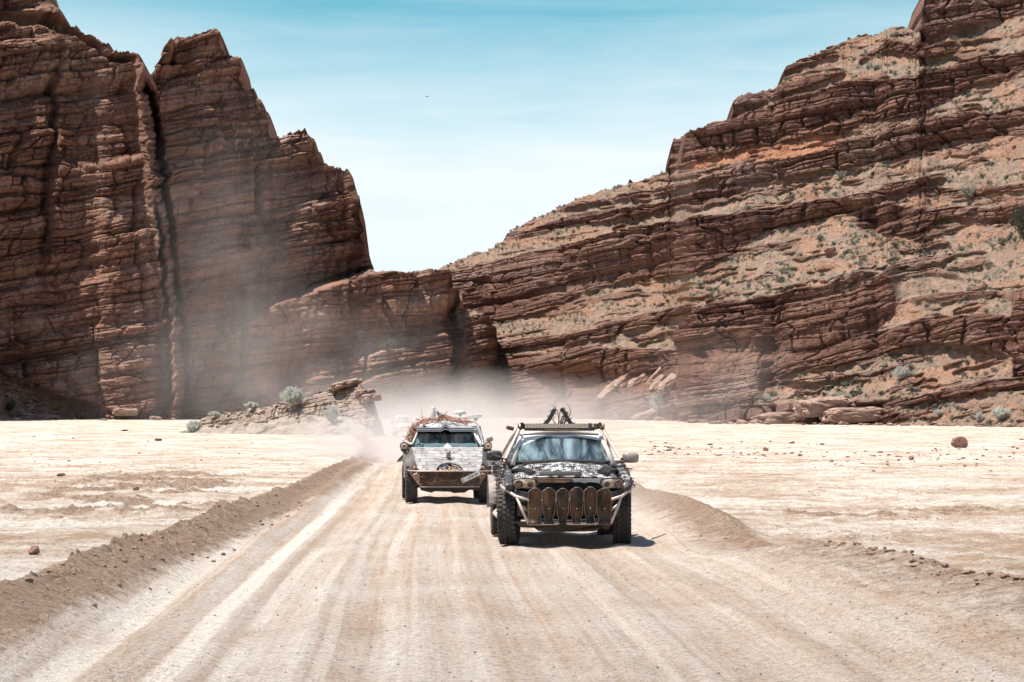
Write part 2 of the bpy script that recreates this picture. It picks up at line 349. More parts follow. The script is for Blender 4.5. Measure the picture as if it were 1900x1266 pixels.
# ------------------------------------------------------------------ ground: one sheet, the road cut out of the same grid
def smooth_line(pts, w_=14):
    ys_ = np.arange(-60, 460.); v = np.interp(ys_, *zip(*pts)); kk_ = np.hanning(w_*2+1); kk_ /= kk_.sum()
    v = np.convolve(np.pad(v, w_, mode='edge'), kk_, 'valid'); return lambda y: np.interp(y, ys_, v)
LE = smooth_line([(0, -4.75), (42, -4.8), (59, -5.1), (101, -6.3), (150, -9.0), (216, -14.5), (400, -30)])
RI = smooth_line([(0, 5.9), (22, 4.6), (28, 3.9), (34, 3.5), (41, 3.2), (53, 2.7), (80, 1.5), (120, -1), (216, -7.5), (400, -20)])
def ridge(d, wi, wo):     # d>0: towards the road
    return np.where(d > 0, ss(wi, 0, d), ss(wo, 0, -d))
def ground_h(x, y):
    yy = np.clip(y, 0, 400)
    le = LE(yy) + .16*fbm(yy/4.0, yy*0, 501, 3); ri = RI(yy) + .18*fbm(yy/3.5, yy*0, 502, 3)
    dl = x-le; dr = ri-x
    far = 1-ss(70, 130, yy)
    onroad = ss(0, .5, dl)*ss(0, .5, dr)
    z = 2.0*ss(90, 400, yy)**1.3*.75
    plainL = .24*ss(.3, -.6, dl)*(.4+.6*far); plainR = .08*ss(.3, -.6, dr)
    z = z + plainL + plainR
    hl = (.31+.09*fbm(yy/3, yy*0, 503, 3))*(.3+.7*far)
    z = z + hl*ridge(dl, 1.35, .55)*(1-ss(-.01, .01, -dl)*.45)
    gap = 1-.8*np.exp(-((yy-34)/3.2)**2)
    hr = (.40+.08*fbm(yy/2.6, yy*0, 504, 3))*(.35+.65*far)*gap
    wr = np.interp(yy, [0, 20, 30, 40, 60], [3.2, 2.8, 2.2, 1.4, 1.2])
    z = z + hr*ridge_w(dr, wr, .6)
    # ruts and lanes pressed in the road, pushed-up lips beside them
    lat = x-(LE(yy)+RI(yy))/2
    road = 0
    for c, wd, dp in ((-3.45, .3, .05), (-2.75, .2, .05), (-2.2, .3, .035), (-1.2, .28, .03), (.45, .3, .03), (1.0, .25, .02), (1.9, .28, .03), (2.7, .25, .02)):
        cc = c*(.75+.25*far) + .12*fbm(yy/9, yy*0+c, 505, 2)
        u = (lat-cc)/wd
        road = road - dp*np.exp(-u*u) + dp*.55*np.exp(-(np.abs(u)-1.7)**2*3)
    road = road + .012*fbm(lat/.25, yy/5, 506, 3) + .014*fbm(x/.6, yy/.9, 507, 4)
    z = z + road*onroad
    # open flats: low swells, old wheel lines, crusted lumps
    off = 1-onroad
    fl = .07*fbm(x/9, y/14, 508, 3) + .035*fbm(x/1.1, y/1.6, 509, 5, .6)
    old = np.abs(fbm(x/14+y/60, y/11, 510, 2)); fl = fl + .05*np.exp(-(old/.06)**2)
    lump = np.clip(fbm(x/.35, y/.5, 511, 4, .6)-.25, 0, 1)*ss(.0, .35, fbm(x/6, y/7, 512, 2)); fl = fl + .13*lump
    ch = churn(x, y); fl = fl + ch*(.16*np.clip(fbm(x/.45, y/.7, 521, 5, .62), -.2, 1)+.05*fbm(x/1.5, y/3, 522, 3))
    fl = fl + .035*fbm(x/.35, y/.7, 540, 4, .6)
    z = z + off*fl*ss(-.2, 1.2, np.minimum(np.where(dl < 0, -dl, 9), np.where(dr < 0, -dr, 9)))
    # turned soil on the banks
    bank = np.maximum(ridge(dl, 1.5, .45), ridge_w(dr, wr+.1, .55)*gap)
    bnear = np.maximum(np.exp(-(dl/.22)**2), np.exp(-(dr/.25)**2)*(.3+.7*ss(30, 26, yy)))
    cl = np.clip(fbm(x/.16, y/.28, 513, 4, .6)-.12, 0, 1)
    nr = ss(55, 30, yy)
    z = z + bank*(.02+.075*nr)*np.where(dr < 4, .7, 1.)*cl + .05*nr*bnear*np.clip(fbm(x/.26, y/.36, 514, 4)-.05, 0, 1) + .03*bank*fbm(x/.5, y/.8, 515, 3)
    lug = ss(.42, .34, np.abs(lat+2.95+.12*fbm(yy/9, yy*0-2.75, 505, 2)))*(y < 34)*ss(.4, .6, vn(x/1.3, y/3.0, 530))
    z = z + onroad*lug*.011*np.sin(y*2*np.pi/.115)
    bank = np.maximum(np.maximum(ridge(dl, 1.35, .5), (.50+.2*ss(30, 44, yy))*ridge_w(dr, wr+.1, .55)), .62*ch*off)
    return z, lat, onroad, bank, dl, dr
def churn(x, y):
    a = np.exp(-((x+8.3+(y-55)*.10)/2.6)**4)*ss(34, 44, y)*ss(84, 66, y)
    b_ = ss(3.6, 5.5, x)*np.exp(-((y-46-(x-6)*.15)/2.8)**2)
    c_ = ss(2.5, 4.2, x)*ss(26, 30, y)*ss(40, 35, y)*ss(8, 5, x)*.5
    return np.clip((a+b_+c_), 0, 1)*ss(.30, .60, vn(x/1.6, y/2.6, 531)*.6+.4*vn(x/.5, y/.7, 532))
def tracks(lat, y, x):
    v = 0
    for c, wd, a in ((-3.45, .19, 1.0), (-2.62, .13, 1.0), (-2.22, .08, .7), (-1.5, .06, .5), (-1.0, .07, .35), (.35, .07, .3), (1.15, .05, .4), (2.3, .06, .35), (3.1, .07, .5), (-1.7, .05, .35), (-.2, .04, .3), (1.6, .04, .3)):
        cc = c + .12*fbm(y/9, y*0+c, 505, 2)
        v = np.maximum(v, a*np.exp(-((lat-cc)/wd)**8)*(.82+.18*np.sin(y*105))*ss(.34, .46, vn(x*0+c, y/5.5, 533)+.15*fbm(x/.3, y/1.2, 534, 2)))
    return v
def ridge_w(d, wi, wo):
    t = np.where(d > 0, np.clip(d/wi, 0, 1), np.clip(-d/wo, 0, 1)); return 1-t*t*(3-2*t)
def gz(x, y):
    return float(ground_h(np.array([x], float), np.array([y], float))[0][0])

def ground_material(name, isroad):
    m, t, b = newmat(name)
    p = pos(t); lat = attr(t, 'lat'); bk = attr(t, 'bank')
    sp = nd(t, 'ShaderNodeSeparateXYZ', {0: p})
    v = nd(t, 'ShaderNodeCombineXYZ', {0: lat, 1: sp.outputs[1], 2: 0.0}).outputs[0]
    grain = noise(t, p, 42, 6, .9); grain2 = noise(t, p, 9, 5, .7)
    pale = (.53, .462, .39); tan = (.34, .232, .155); tk_ = attr(t, 'track')
    if isroad:
        lanes = noise(t, mapping(t, v, (1.25, .012, 1)), 1.0, 6, .68)
        lines = noise(t, mapping(t, v, (8.5, .018, 1), (0, 0, R(.4))), 1.0, 4, .7)
        l3 = noise(t, mapping(t, v, (5.0, .03, 1), (0, 0, R(-2.6))), 1.0, 4, .7); l4 = noise(t, mapping(t, v, (3.2, .03, 1), (0, 0, R(3.4))), 1.0, 4, .7)
        wv_ = ramp(t, noise(t, mapping(t, v, (.5, .09, 1)), 1.0, 3, .6), [(.4, 0), (.6, 1)])
        lines = mix(t, wv_, lines, l3); lanes = mix(t, ramp(t, noise(t, mapping(t, v, (.35, .05, 1), loc=(7, 3, 0)), 1.0, 3, .6), [(.45, 0), (.6, 1)]), lanes, l4)
        f = math_(t, 'ADD', math_(t, 'MULTIPLY', lanes, .5), math_(t, 'MULTIPLY', lines, .5))
        f = math_(t, 'ADD', f, math_(t, 'MULTIPLY', math_(t, 'SUBTRACT', noise(t, p, .35, 4, .6), .5), .3))
        c = mix(t, ramp(t, f, [(.42, 0), (.60, 1)]), (.42, .31, .225), pale)
        wet = noise(t, mapping(t, v, (.9, .12, 1)), 1.4, 4, .6)
        c = mix(t, ramp(t, wet, [(.55, 0), (.68, .32)]), c, (.27, .185, .12))
        c = mix(t, tk_, c, (.66, .59, .50))
    else:
        n1 = noise(t, p, .22, 8, .7, .3); n2 = noise(t, p, 1.3, 8, .75)
        f = math_(t, 'ADD', math_(t, 'MULTIPLY', n1, .55), math_(t, 'MULTIPLY', n2, .45))
        c = mix(t, ramp(t, f, [(.42, 0), (.56, 1)]), tan, (.58, .515, .43))
        crust = noise(t, mapping(t, p, (1.6, .8, 1)), 3.2, 7, .8)
        c = mix(t, ramp(t, crust, [(.53, 0), (.64, .65)]), c, (.24, .16, .11))
    soil = mix(t, ramp(t, grain2, [(.35, 0), (.65, 1)]), (.17, .105, .068), (.33, .23, .155))
    fb = math_(t, 'ADD', bk, math_(t, 'MULTIPLY', math_(t, 'SUBTRACT', noise(t, p, 3, 5, .7), .5), .7))
    c = mix(t, ramp(t, fb, [(.32, 0), (.54, .9)]), c, soil)
    c = mix(t, .8, c, ramp(t, noise(t, p, 13, 4, .75), [(.36, .62), (.47, 1.0), (.62, 1.18)]), 'MULTIPLY')
    c = mix(t, 1.0, c, ramp(t, grain, [(.36, .25), (.47, .92), (.62, 1.35)]), 'MULTIPLY')
    setc(t, b, c, .95, .1)
    h = math_(t, 'ADD', math_(t, 'MULTIPLY', grain, .5), math_(t, 'MULTIPLY', grain2, .8))
    bump(t, b, h, 1.0, .06)
    return m
M_ground = ground_material('dry_lake_crust', False); M_road = ground_material('graded_dirt', True)
pyr = np.linspace(1345, 785.5, 1250)
Dr = CAMH*F/(pyr-HZ)
Dr = np.concatenate([[-60, -20, 0, 6, 11], Dr, [620, 700, 900, 1500, 3500]])
tcx = np.concatenate([[-9, -3, -1.2, -.6, -.4, -.32], np.linspace(-.27, .27, 1250), [.32, .4, .6, 1.2, 3, 9]])
W = np.maximum(Dr, 14.)
GX = tcx[None, :]*W[:, None]; GY = np.broadcast_to(Dr[:, None], GX.shape).copy()
GZ, LAT, ONR, BANK, DL, DRt = ground_h(GX, GY)
fm = (DL[:-1, :-1] > .35) & (DRt[:-1, :-1] > .35) & (GY[:-1, :-1] < 330) & (GY[:-1, :-1] > -30)
at = {'lat': LAT, 'bank': BANK, 'track': tracks(LAT, GY, GX)*ONR*ss(70, 40, GY)*(1-BANK)}
tag(grid_mesh('ground', GX, GY, GZ, at, M_ground, ~fm), kind='structure')
tag(grid_mesh('dirt_road', GX, GY, GZ, at, M_road, fm), kind='structure')

# ------------------------------------------------------------------ small mesh builder
class MB:
    def __init__(s): s.v = []; s.f = []
    def add(s, vs, fs, M=None):
        o = len(s.v)
        for p in vs: s.v.append(tuple(M @ Vector(p)) if M is not None else tuple(p))
        s.f += [tuple(i+o for i in f) for f in fs]
        return s
    def box(s, c, d, rot=None):
        x, y, z = d[0]/2, d[1]/2, d[2]/2
        vs = [(a, b_, e) for a in (-x, x) for b_ in (-y, y) for e in (-z, z)]
        fs = [(0, 1, 3, 2), (4, 6, 7, 5), (0, 4, 5, 1), (2, 3, 7, 6), (0, 2, 6, 4), (1, 5, 7, 3)]
        M = Matrix.Translation(c)
        if rot: M = M @ Euler(rot).to_matrix().to_4x4()
        return s.add(vs, fs, M)
    def tube(s, pts, r, n=10, cap=True):
        pts = [Vector(p) for p in pts]
        rr = r if hasattr(r, '__len__') else [r]*len(pts)
        o = len(s.v); a = None
        for i, p in enumerate(pts):
            d = (pts[min(i+1, len(pts)-1)]-pts[max(i-1, 0)]).normalized()
            if a is None:
                a = d.orthogonal().normalized()
            else:
                a = (a - d*a.dot(d)).normalized()
            b_ = d.cross(a)
            for k in range(n):
                t = 2*math.pi*k/n; s.v.append(tuple(p + (a*math.cos(t)+b_*math.sin(t))*rr[i]))
        for i in range(len(pts)-1):
            for k in range(n):
                q = o+i*n; s.f.append((q+k, q+(k+1) % n, q+n+(k+1) % n, q+n+k))
        if cap:
            s.f.append(tuple(o+k for k in range(n))[::-1]); s.f.append(tuple(o+(len(pts)-1)*n+k for k in range(n)))
        return s
    def lathe(s, prof, n=32, M=None, close=False):     # prof: (x along axis, radius), axis = x
        vs = []; fs = []
        for (x, r) in prof:
            for k in range(n):
                t = 2*math.pi*k/n; vs.append((x, r*math.cos(t), r*math.sin(t)))
        m_ = len(prof)
        for i in range(m_ if close else m_-1):
            for k in range(n):
                a = i*n; b_ = ((i+1) % m_)*n
                fs.append((a+k, a+(k+1) % n, b_+(k+1) % n, b_+k))
        return s.add(vs, fs, M)
    def prism(s, poly_, M, th):     # polygon in local xy, extruded in local z by th
        n = len(poly_)
        vs = [(x, y, 0) for x, y in poly_]+[(x, y, th) for x, y in poly_]
        fs = [tuple(range(n))[::-1], tuple(range(n, 2*n))]+[(i, (i+1) % n, n+(i+1) % n, n+i) for i in range(n)]
        return s.add(vs, fs, M)
    def plate(s, pts, th, n=None):  # 3-D planar polygon with a thickness
        pts = [Vector(p) for p in pts]; c = sum(pts, Vector())/len(pts)
        if n is None: n = (pts[1]-pts[0]).cross(pts[2]-pts[1]).normalized()
        k = len(pts); vs = [p for p in pts]+[p-n*th for p in pts]
        fs = [tuple(range(k)), tuple(range(k, 2*k))[::-1]]+[(i, k+i, k+(i+1) % k, (i+1) % k) for i in range(k)]
        return s.add(vs, fs)
    def surf(s, fn, nu, nv, th=None):
        vs = [tuple(fn(i/nu, j/nv)) for j in range(nv+1) for i in range(nu+1)]
        fs = [(j*(nu+1)+i, j*(nu+1)+i+1, (j+1)*(nu+1)+i+1, (j+1)*(nu+1)+i) for j in range(nv) for i in range(nu)]
        if th is not None:
            m_ = len(vs); t = Vector(th); vs += [tuple(Vector(v)+t) for v in vs]
            fs += [tuple(i+m_ for i in f[::-1]) for f in fs]
            w_ = nu+1
            for i in range(nu):
                fs.append((i, i+m_, i+1+m_, i+1)); a = nv*w_+i; fs.append((a, a+1, a+1+m_, a+m_))
            for j in range(nv):
                fs.append((j*w_, (j+1)*w_, (j+1)*w_+m_, j*w_+m_)); a = j*w_+nu; fs.append((a, a+m_, a+w_+m_, a+w_))
        return s.add(vs, fs)
    def ball(s, c, r, n=8, sq=(1, 1, 1)):
        vs = []; fs = []
        for j in range(n+1):
            ph = math.pi*j/n
            for i in range(n*2):
                t = math.pi*i/n; vs.append((c[0]+r*sq[0]*math.sin(ph)*math.cos(t), c[1]+r*sq[1]*math.sin(ph)*math.sin(t), c[2]+r*sq[2]*math.cos(ph)))
        w_ = n*2
        for j in range(n):
            for i in range(w_): fs.append((j*w_+i, j*w_+(i+1) % w_, (j+1)*w_+(i+1) % w_, (j+1)*w_+i))
        return s.add(vs, fs)
    def build(s, name, m, parent=None, bevel=0, smooth=False, loc=None, label=None):
        me = bpy.data.meshes.new(name); me.from_pydata(s.v, [], s.f)
        bm = bmesh.new(); bm.from_mesh(me); bmesh.ops.remove_doubles(bm, verts=bm.verts, dist=1e-5)
        bmesh.ops.recalc_face_normals(bm, faces=bm.faces); bm.to_mesh(me); bm.free()
        me.materials.append(MATS[m] if isinstance(m, str) else m)
        if smooth:
            for p_ in me.polygons: p_.use_smooth = True
        o = bpy.data.objects.new(name, me); C.objects.link(o)
        if parent: o.parent = parent
        if loc: o.location = loc
        if bevel:
            md = o.modifiers.new('bevel', 'BEVEL'); md.width = bevel; md.segments = 2; md.limit_method = 'ANGLE'; md.angle_limit = R(35)
        if label: o['label'] = label
        return o

def simple(name, c1, c2=None, scale=6, rough=.6, metal=0., spec=.5, bumpd=0, lo=.42, hi=.6, dust=0., dustc=(.52, .40, .30), stretch=(1, 1, 1)):
    m, t, b = newmat(name); p = pos(t)
    c = c1
    if c2:
        c = mix(t, ramp(t, noise(t, mapping(t, p, stretch), scale, 6, .68), [(lo, 0), (hi, 1)]), c1, c2)
    if dust:
        g = nd(t, 'ShaderNodeNewGeometry').outputs['Normal']; z = nd(t, 'ShaderNodeSeparateXYZ', {0: g}).outputs[2]
        f = math_(t, 'MULTIPLY', ramp(t, noise(t, p, scale*1.7, 5, .7), [(.35, .35), (.65, 1)]), maprange(t, z, -.4, .9, dust*.35, dust))
        c = mix(t, f, c if isinstance(c, bpy.types.NodeSocket) else (*c,), dustc)
    setc(t, b, c, rough, spec); b.inputs['Metallic'].default_value = metal
    if bumpd: bump(t, b, noise(t, p, scale*3, 6, .7), .6, bumpd)
    return m
simple('rubber', (.016, .015, .014), (.04, .033, .028), 9, .85, dust=.13, bumpd=.004)
simple('tread_rubber', (.018, .017, .017), (.04, .035, .032), 14, .5, dust=.07, bumpd=.003)
simple('rust', (.11, .05, .026), (.26, .145, .08), 7, .75, .3, bumpd=.004, dust=.15)
simple('rust_dark', (.028, .016, .011), (.12, .06, .03), 5, .7, .35, bumpd=.004, dust=.05)
simple('rusty_blade', (.018, .013, .01), (.125, .07, .038), 4, .42, .65, bumpd=.002, lo=.38, hi=.68, stretch=(1.6, 1, .7))
simple('bare_tube', (.42, .32, .27), (.60, .50, .44), 8, .5, .3, dust=.3)
simple('black_plastic', (.015, .015, .015), None, rough=.45, dust=.06)
simple('black_metal', (.018, .016, .015), (.045, .034, .027), 9, .45, .4, dust=.06)
simple('white_paint', (.46, .43, .40), (.56, .54, .51), 5, .3, dust=.25)
simple('spiked_side', (.02, .019, .018), (.34, .32, .30), 7.5, .4, lo=.55, hi=.60, dust=.06, bumpd=.006)
simple('spiked_paint', (.022, .021, .02), (.50, .48, .455), 8.5, .3, lo=.47, hi=.52, dust=.04, bumpd=.006)
simple('grey_paint', (.34, .30, .27), (.22, .19, .17), 7, .4, .2, dust=.35)
simple('rim_metal', (.12, .1, .085), (.25, .21, .18), 8, .5, .5, dust=.35)
simple('dusty_lens', (.42, .28, .165), (.72, .57, .42), 7, .22, 0, .7)
simple('lens_inner', (.07, .04, .025), (.20, .12, .07), 12, .25, .2)
simple('lens_bright', (.85, .78, .66), None, rough=.15)
simple('led_lens', (.80, .64, .42), (.92, .80, .58), 40, .25)
simple('seat_fabric', (.05, .05, .055), (.09, .09, .095), 9, .9)
simple('skin', (.42, .25, .18), None, rough=.6)
simple('dark_cloth', (.06, .07, .09), (.1, .11, .13), 12, .95)
simple('wood_dark', (.05, .035, .026), (.17, .13, .1), 10, .8, bumpd=.004, stretch=(1, 1, .2))
simple('twig_pale', (.45, .38, .3), (.2, .15, .11), 12, .8)
simple('orange_stick', (.20, .08, .045), (.48, .27, .17), 5, .7, dust=.1)
simple('brown_stick', (.2, .07, .035), (.5, .3, .2), 5, .8)
simple('reflection_band', (.62, .75, .78), (.8, .86, .86), 6, .7)  # pale blue of a windscreen reflection, painted as surface colour
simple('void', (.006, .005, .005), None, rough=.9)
simple('chrome', (.6, .58, .55), None, rough=.2, metal=1.)
simple('gold', (.55, .33, .12), (.75, .5, .2), 20, .35, .7)
simple('plate_white', (.74, .70, .66), (.6, .54, .48), 12, .5)
simple('plate_ink', (.02, .02, .02), None, rough=.6)
simple('amber', (.5, .2, .06), None, rough=.3)
simple('bird_feather', (.012, .012, .014), (.025, .024, .024), 30, .8)

# patchwork armour of riveted plates (car hood)
def armour(name, base, base2, seam, sx, sy, sz, rust=0.25, metal=.35, rough=.42, up=0):
    m, t, b = newmat(name); p = pos(t)
    if up:
        q = nd(t, 'ShaderNodeSeparateXYZ', {0: p}); p = nd(t, 'ShaderNodeCombineXYZ', {0: q.outputs[0], 1: q.outputs[2], 2: q.outputs[1]}).outputs[0]
    wv = mapping(t, p, (sx, sy, sz))
    d = nd(t, 'ShaderNodeVectorMath', {0: noise(t, p, 3.0, 3, .6, out=1), 1: (1.1, .8, .8)}, operation='MULTIPLY').outputs[0]
    wv = nd(t, 'ShaderNodeVectorMath', {0: wv, 1: d}, operation='ADD').outputs[0]
    br = nd(t, 'ShaderNodeTexBrick', {'Vector': wv, 'Color1': (*base, 1), 'Color2': (*base2, 1), 'Mortar': (*seam, 1), 'Scale': 1.0, 'Mortar Size': .03,
             'Mortar Smooth': .3, 'Brick Width': 1.0, 'Row Height': .55}, offset=.43)
    n1 = noise(t, mapping(t, p, (1, 1, 2)), 5, 7, .72)
    c = mix(t, ramp(t, n1, [(.5, 0), (.66, rust)]), br.outputs[0], (.16, .1, .075))
    c = mix(t, .7, c, ramp(t, noise(t, p, 26, 5, .7), [(.3, .72), (.7, 1.2)]), 'MULTIPLY')
    setc(t, b, c, rough); b.inputs['Metallic'].default_value = metal
    bump(t, b, math_(t, 'ADD', math_(t, 'MULTIPLY', br.outputs[1], -.7), n1), .8, .012)
    return m
armour('hood_armour', (.46, .44, .41), (.33, .31, .285), (.15, .13, .11), 3.4, 4.4, 8.0, .85, .15)
simple('strip_white', (.9, .88, .85), None, rough=.4)
armour('roof_armour', (.50, .48, .45), (.40, .38, .36), (.16, .14, .12), 7.5, 2.0, 3.0, .2, .15)
armour('side_armour', (.26, .22, .19), (.17, .14, .12), (.03, .02, .018), 2.5, 4.0, 6.0, .5, .4)
armour('rust_armour', (.13, .07, .038), (.035, .022, .016), (.01, .007, .006), 6.0, 7.5, 6.5, .5, .3, .55, 1)

def glass(name, tint, dustc, dustamt, gl=.35, seed=0., gc=(.78, .90, .80), fk=1.):
    m = bpy.data.materials.new(name); m.use_nodes = True; t = m.node_tree; t.nodes.clear(); MATS[name] = m
    p = pos(t)
    tr = nd(t, 'ShaderNodeBsdfTransparent', {0: (*tint, 1)}); g = nd(t, 'ShaderNodeBsdfGlossy', {0: (*gc, 1), 1: .06})
    df = nd(t, 'ShaderNodeBsdfDiffuse', {0: (*dustc, 1)})
    fr = nd(t, 'ShaderNodeFresnel', {0: 1.5}).outputs[0]
    f = math_(t, 'ADD', math_(t, 'MULTIPLY', fr, fk), gl, clamp=True)
    s1 = nd(t, 'ShaderNodeMixShader', {0: f, 1: tr.outputs[0], 2: g.outputs[0]})
    dn = noise(t, mapping(t, p, (1.6, .4, .35), loc=(seed, 0, 0)), 3.2, 5, .62, .5)
    s2 = nd(t, 'ShaderNodeMixShader', {0: math_(t, 'MULTIPLY', ramp(t, dn, [(.42, .05), (.68, 1)]), dustamt), 1: s1.outputs[0], 2: df.outputs[0]})
    t.links.new(s2.outputs[0], nd(t, 'ShaderNodeOutputMaterial').inputs[0])
glass('windscreen', (.28, .40, .42), (.44, .58, .60), .5, .10)
glass('side_glass', (.10, .14, .15), (.4, .42, .42), .3, .12, 3.)
glass('dark_glass', (.62, .68, .68), (.5, .5, .48), .05, .0, 7., (.35, .38, .38), .2)
glass('hazy_glass', (.3, .34, .35), (.62, .64, .64), .75, .12, 5.)

def tyre_wheel(parent, x, y, rad, wd, steer=0., lugs=34, seed=0, rim_r=.56):
    side = 1 if x > 0 else -1
    rm = MB(); rr = rad*rim_r
    rm.lathe([(-wd*.42, rr*1.0), (-wd*.36, rr*.93), (wd*.25, rr*.88), (wd*.36, rr*.93), (wd*.42, rr)], 28)
    rm.lathe([(wd*.2, .03), (wd*.26, rr*.25), (wd*.18, rr*.5), (wd*.24, rr*.93)], 28)
    for k in range(6):
        a = k*math.pi/3; rm.box((wd*.25, math.cos(a)*rr*.6, math.sin(a)*rr*.6), (.05, .07, rr*.62), (a-math.pi/2+math.pi/2, 0, 0) if False else (a+math.pi/2, 0, 0))
    ro = rm.build('wheel', 'rim_metal', parent, smooth=False)
    ty = MB(); h = wd/2
    ty.lathe([(-h*.8, rr*.98), (-h*.98, rad*.72), (-h*.98, rad*.88), (-h*.8, rad*.955), (0, rad*.965), (h*.8, rad*.955), (h*.98, rad*.88), (h*.98, rad*.72), (h*.8, rr*.98)], 56)
    for k in range(lugs):
        for row, xo in enumerate((-.78, -.3, .2, .72)):
            a = 2*math.pi*(k+(.5 if row % 2 else 0))/lugs
            big_ = abs(xo) > .5
            cy, cz = math.cos(a)*rad*.965, math.sin(a)*rad*.965
            sh = .10 if row % 2 else -.10
            ty.box((xo*h, cy, cz), (h*(.42 if big_ else .36), 2*math.pi*rad/lugs*(.62 if big_ else .55), rad*.07), (a-math.pi/2, 0, 0) if not sh else (a-math.pi/2, 0, sh))
            if big_:
                ty.box((math.copysign(h*.97, xo), math.cos(a)*rad*.88, math.sin(a)*rad*.88), (h*.1, 2*math.pi*rad/lugs*.6, rad*.10), (a-math.pi/2, 0, 0))
    to = ty.build('tyre', 'rubber', ro)
    ro.location = (x, y, rad-.012); ro.rotation_euler = (0, 0, steer + (math.pi if side < 0 else 0))
    return ro

def frame3(o, xd, yd):
    xd = Vector(xd).normalized(); yd = Vector(yd); z = xd.cross(yd).normalized(); yd = z.cross(xd)
    M = Matrix.Identity(4); M.col[0][:3] = xd; M.col[1][:3] = yd; M.col[2][:3] = z; M.col[3][:3] = Vector(o)
    return M

# ------------------------------------------------------------------ TRUCK: spiked black and white pickup with shovel-blade bumper
rnd = random.Random(5)
T1 = empty('armoured_pickup', (0.80, 36.2, gz(.8, 36.2)-.0), R(2.8), 'black pickup covered in spikes and tyre rubber, six rusty shovel blades across its bumper', 'truck')
tyre_wheel(T1, -.845, 0.02, .42, .27, R(-9)); tyre_wheel(T1, .845, 0, .42, .27, R(-5))
tyre_wheel(T1, -.86, 2.85, .42, .27); tyre_wheel(T1, .86, 2.85, .42, .27)
# side panels with wheel arches
def side_poly(y0, y1, zb, zt, arches, ztfun=None):
    pts = [(y0, zb)]
    for (c, r) in arches:
        for k in range(0, 13):
            a = math.pi-k*math.pi/12; z = .42+math.sin(a)*r
            pts.append((c+math.cos(a)*r, max(z, zb)))
    pts.append((y1, zb)); pts.append((y1, zt))
    for q in (ztfun or []): pts.append(q)
    return pts
for s_ in (-1, 1):
    M = frame3((s_*.80, 0, 0), (0, 1, 0), (0, 0, 1))
    th = .13
    fp = [(-.62, .83), (-.50, .78)] + [(.50*math.cos(R(138-11.5*k)), .42+.50*math.sin(R(138-11.5*k))) for k in range(13)] + [(.62, .42), (.62, 1.13), (.1, 1.10), (-.40, 1.02), (-.62, .90)]
    if s_ < 0: M = frame3((-.80-th, 0, 0), (0, 1, 0), (0, 0, 1))
    MB().prism(fp, M, th).build('fender', 'spiked_side', T1, bevel=.035)
    MB().prism([(.64, .40), (1.62, .40), (1.62, 1.16), (.64, 1.14)], M, th-.01).build('front_door', 'spiked_side', T1, bevel=.02)
    MB().prism([(1.64, .40), (2.36, .40), (2.36, 1.17), (1.64, 1.16)], M, th-.01).build('rear_door', 'spiked_side', T1, bevel=.02)
    MB().prism(side_poly(2.38, 3.95, .52, 1.18, [(2.88, .46)]), M, th).build('bed_side', 'spiked_side', T1, bevel=.02)
    # running board and muddy inner bay
    MB().tube([(s_*.93, .72, .40), (s_*.97, .80, .37), (s_*.97, 2.2, .37), (s_*.93, 2.3, .40)], .035).build('side_step', 'bare_tube', T1, smooth=True)
# grey flare arc seen left behind the front wheel
MB().surf(lambda u, v: (-.93-.12*v, 1.95+math.cos(math.pi*(1-u)*.9)*.5+.9, .42+math.sin(math.pi*(1-u)*.95)*.52), 16, 2, (0, 0, .02)).build('wheel_flare', 'grey_paint', T1)
MB().surf(lambda u, v: (.93+.10*v, 1.95+math.cos(math.pi*(1-u)*.9)*.5+.9, .42+math.sin(math.pi*(1-u)*.95)*.52), 16, 2, (0, 0, .02)).build('wheel_flare', 'grey_paint', T1)
# chassis, floor, tailgate
b = MB(); b.box((0, 1.6, .52), (1.5, 4.6, .16)); b.box((0, 3.93, .88), (1.6, .06, .56)); b.box((0, .05, .62), (1.2, .5, .3))
b.tube([(-.8, 0, .40), (.8, 0, .40)], .045); b.tube([(-.8, 2.85, .42), (.8, 2.85, .42)], .05); b.ball((.12, 2.85, .42), .15, 8); b.ball((-.12, 0, .38), .12, 8)
b.box((0, 2.3, .8), (1.58, .05, .5)); b.box((0, 2.85, .36), (1.25, .3, .2)); b.box((0, 1.3, .40), (1.3, 1.2, .14)); b.box((0, 3.7, .44), (1.5, .2, .3)); b.box((.45, .6, .36), (.5, .5, .16))
b.build('chassis', 'black_metal', T1)
b = MB(); b.plate([(-.80, -.62, .36), (-.70, -.60, .27), (-.50, -.56, .26), (-.44, -.56, .215), (-.1, -.55, .20), (.40, -.56, .21), (.48, -.56, .26), (.58, -.58, .23), (.68, -.62, .36)], .03, Vector((0, -1, 0))); b.plate([(-.48, -.78, .36), (.48, -.78, .36), (.60, -.3, .30), (-.60, -.3, .30)], .015); b.plate([(-.66, -.80, .42), (-.48, -.80, .34), (.48, -.80, .34), (.66, -.80, .42), (.60, -.74, .36), (-.60, -.74, .36)], .02)
b.build('skid_plate', 'black_metal', T1)
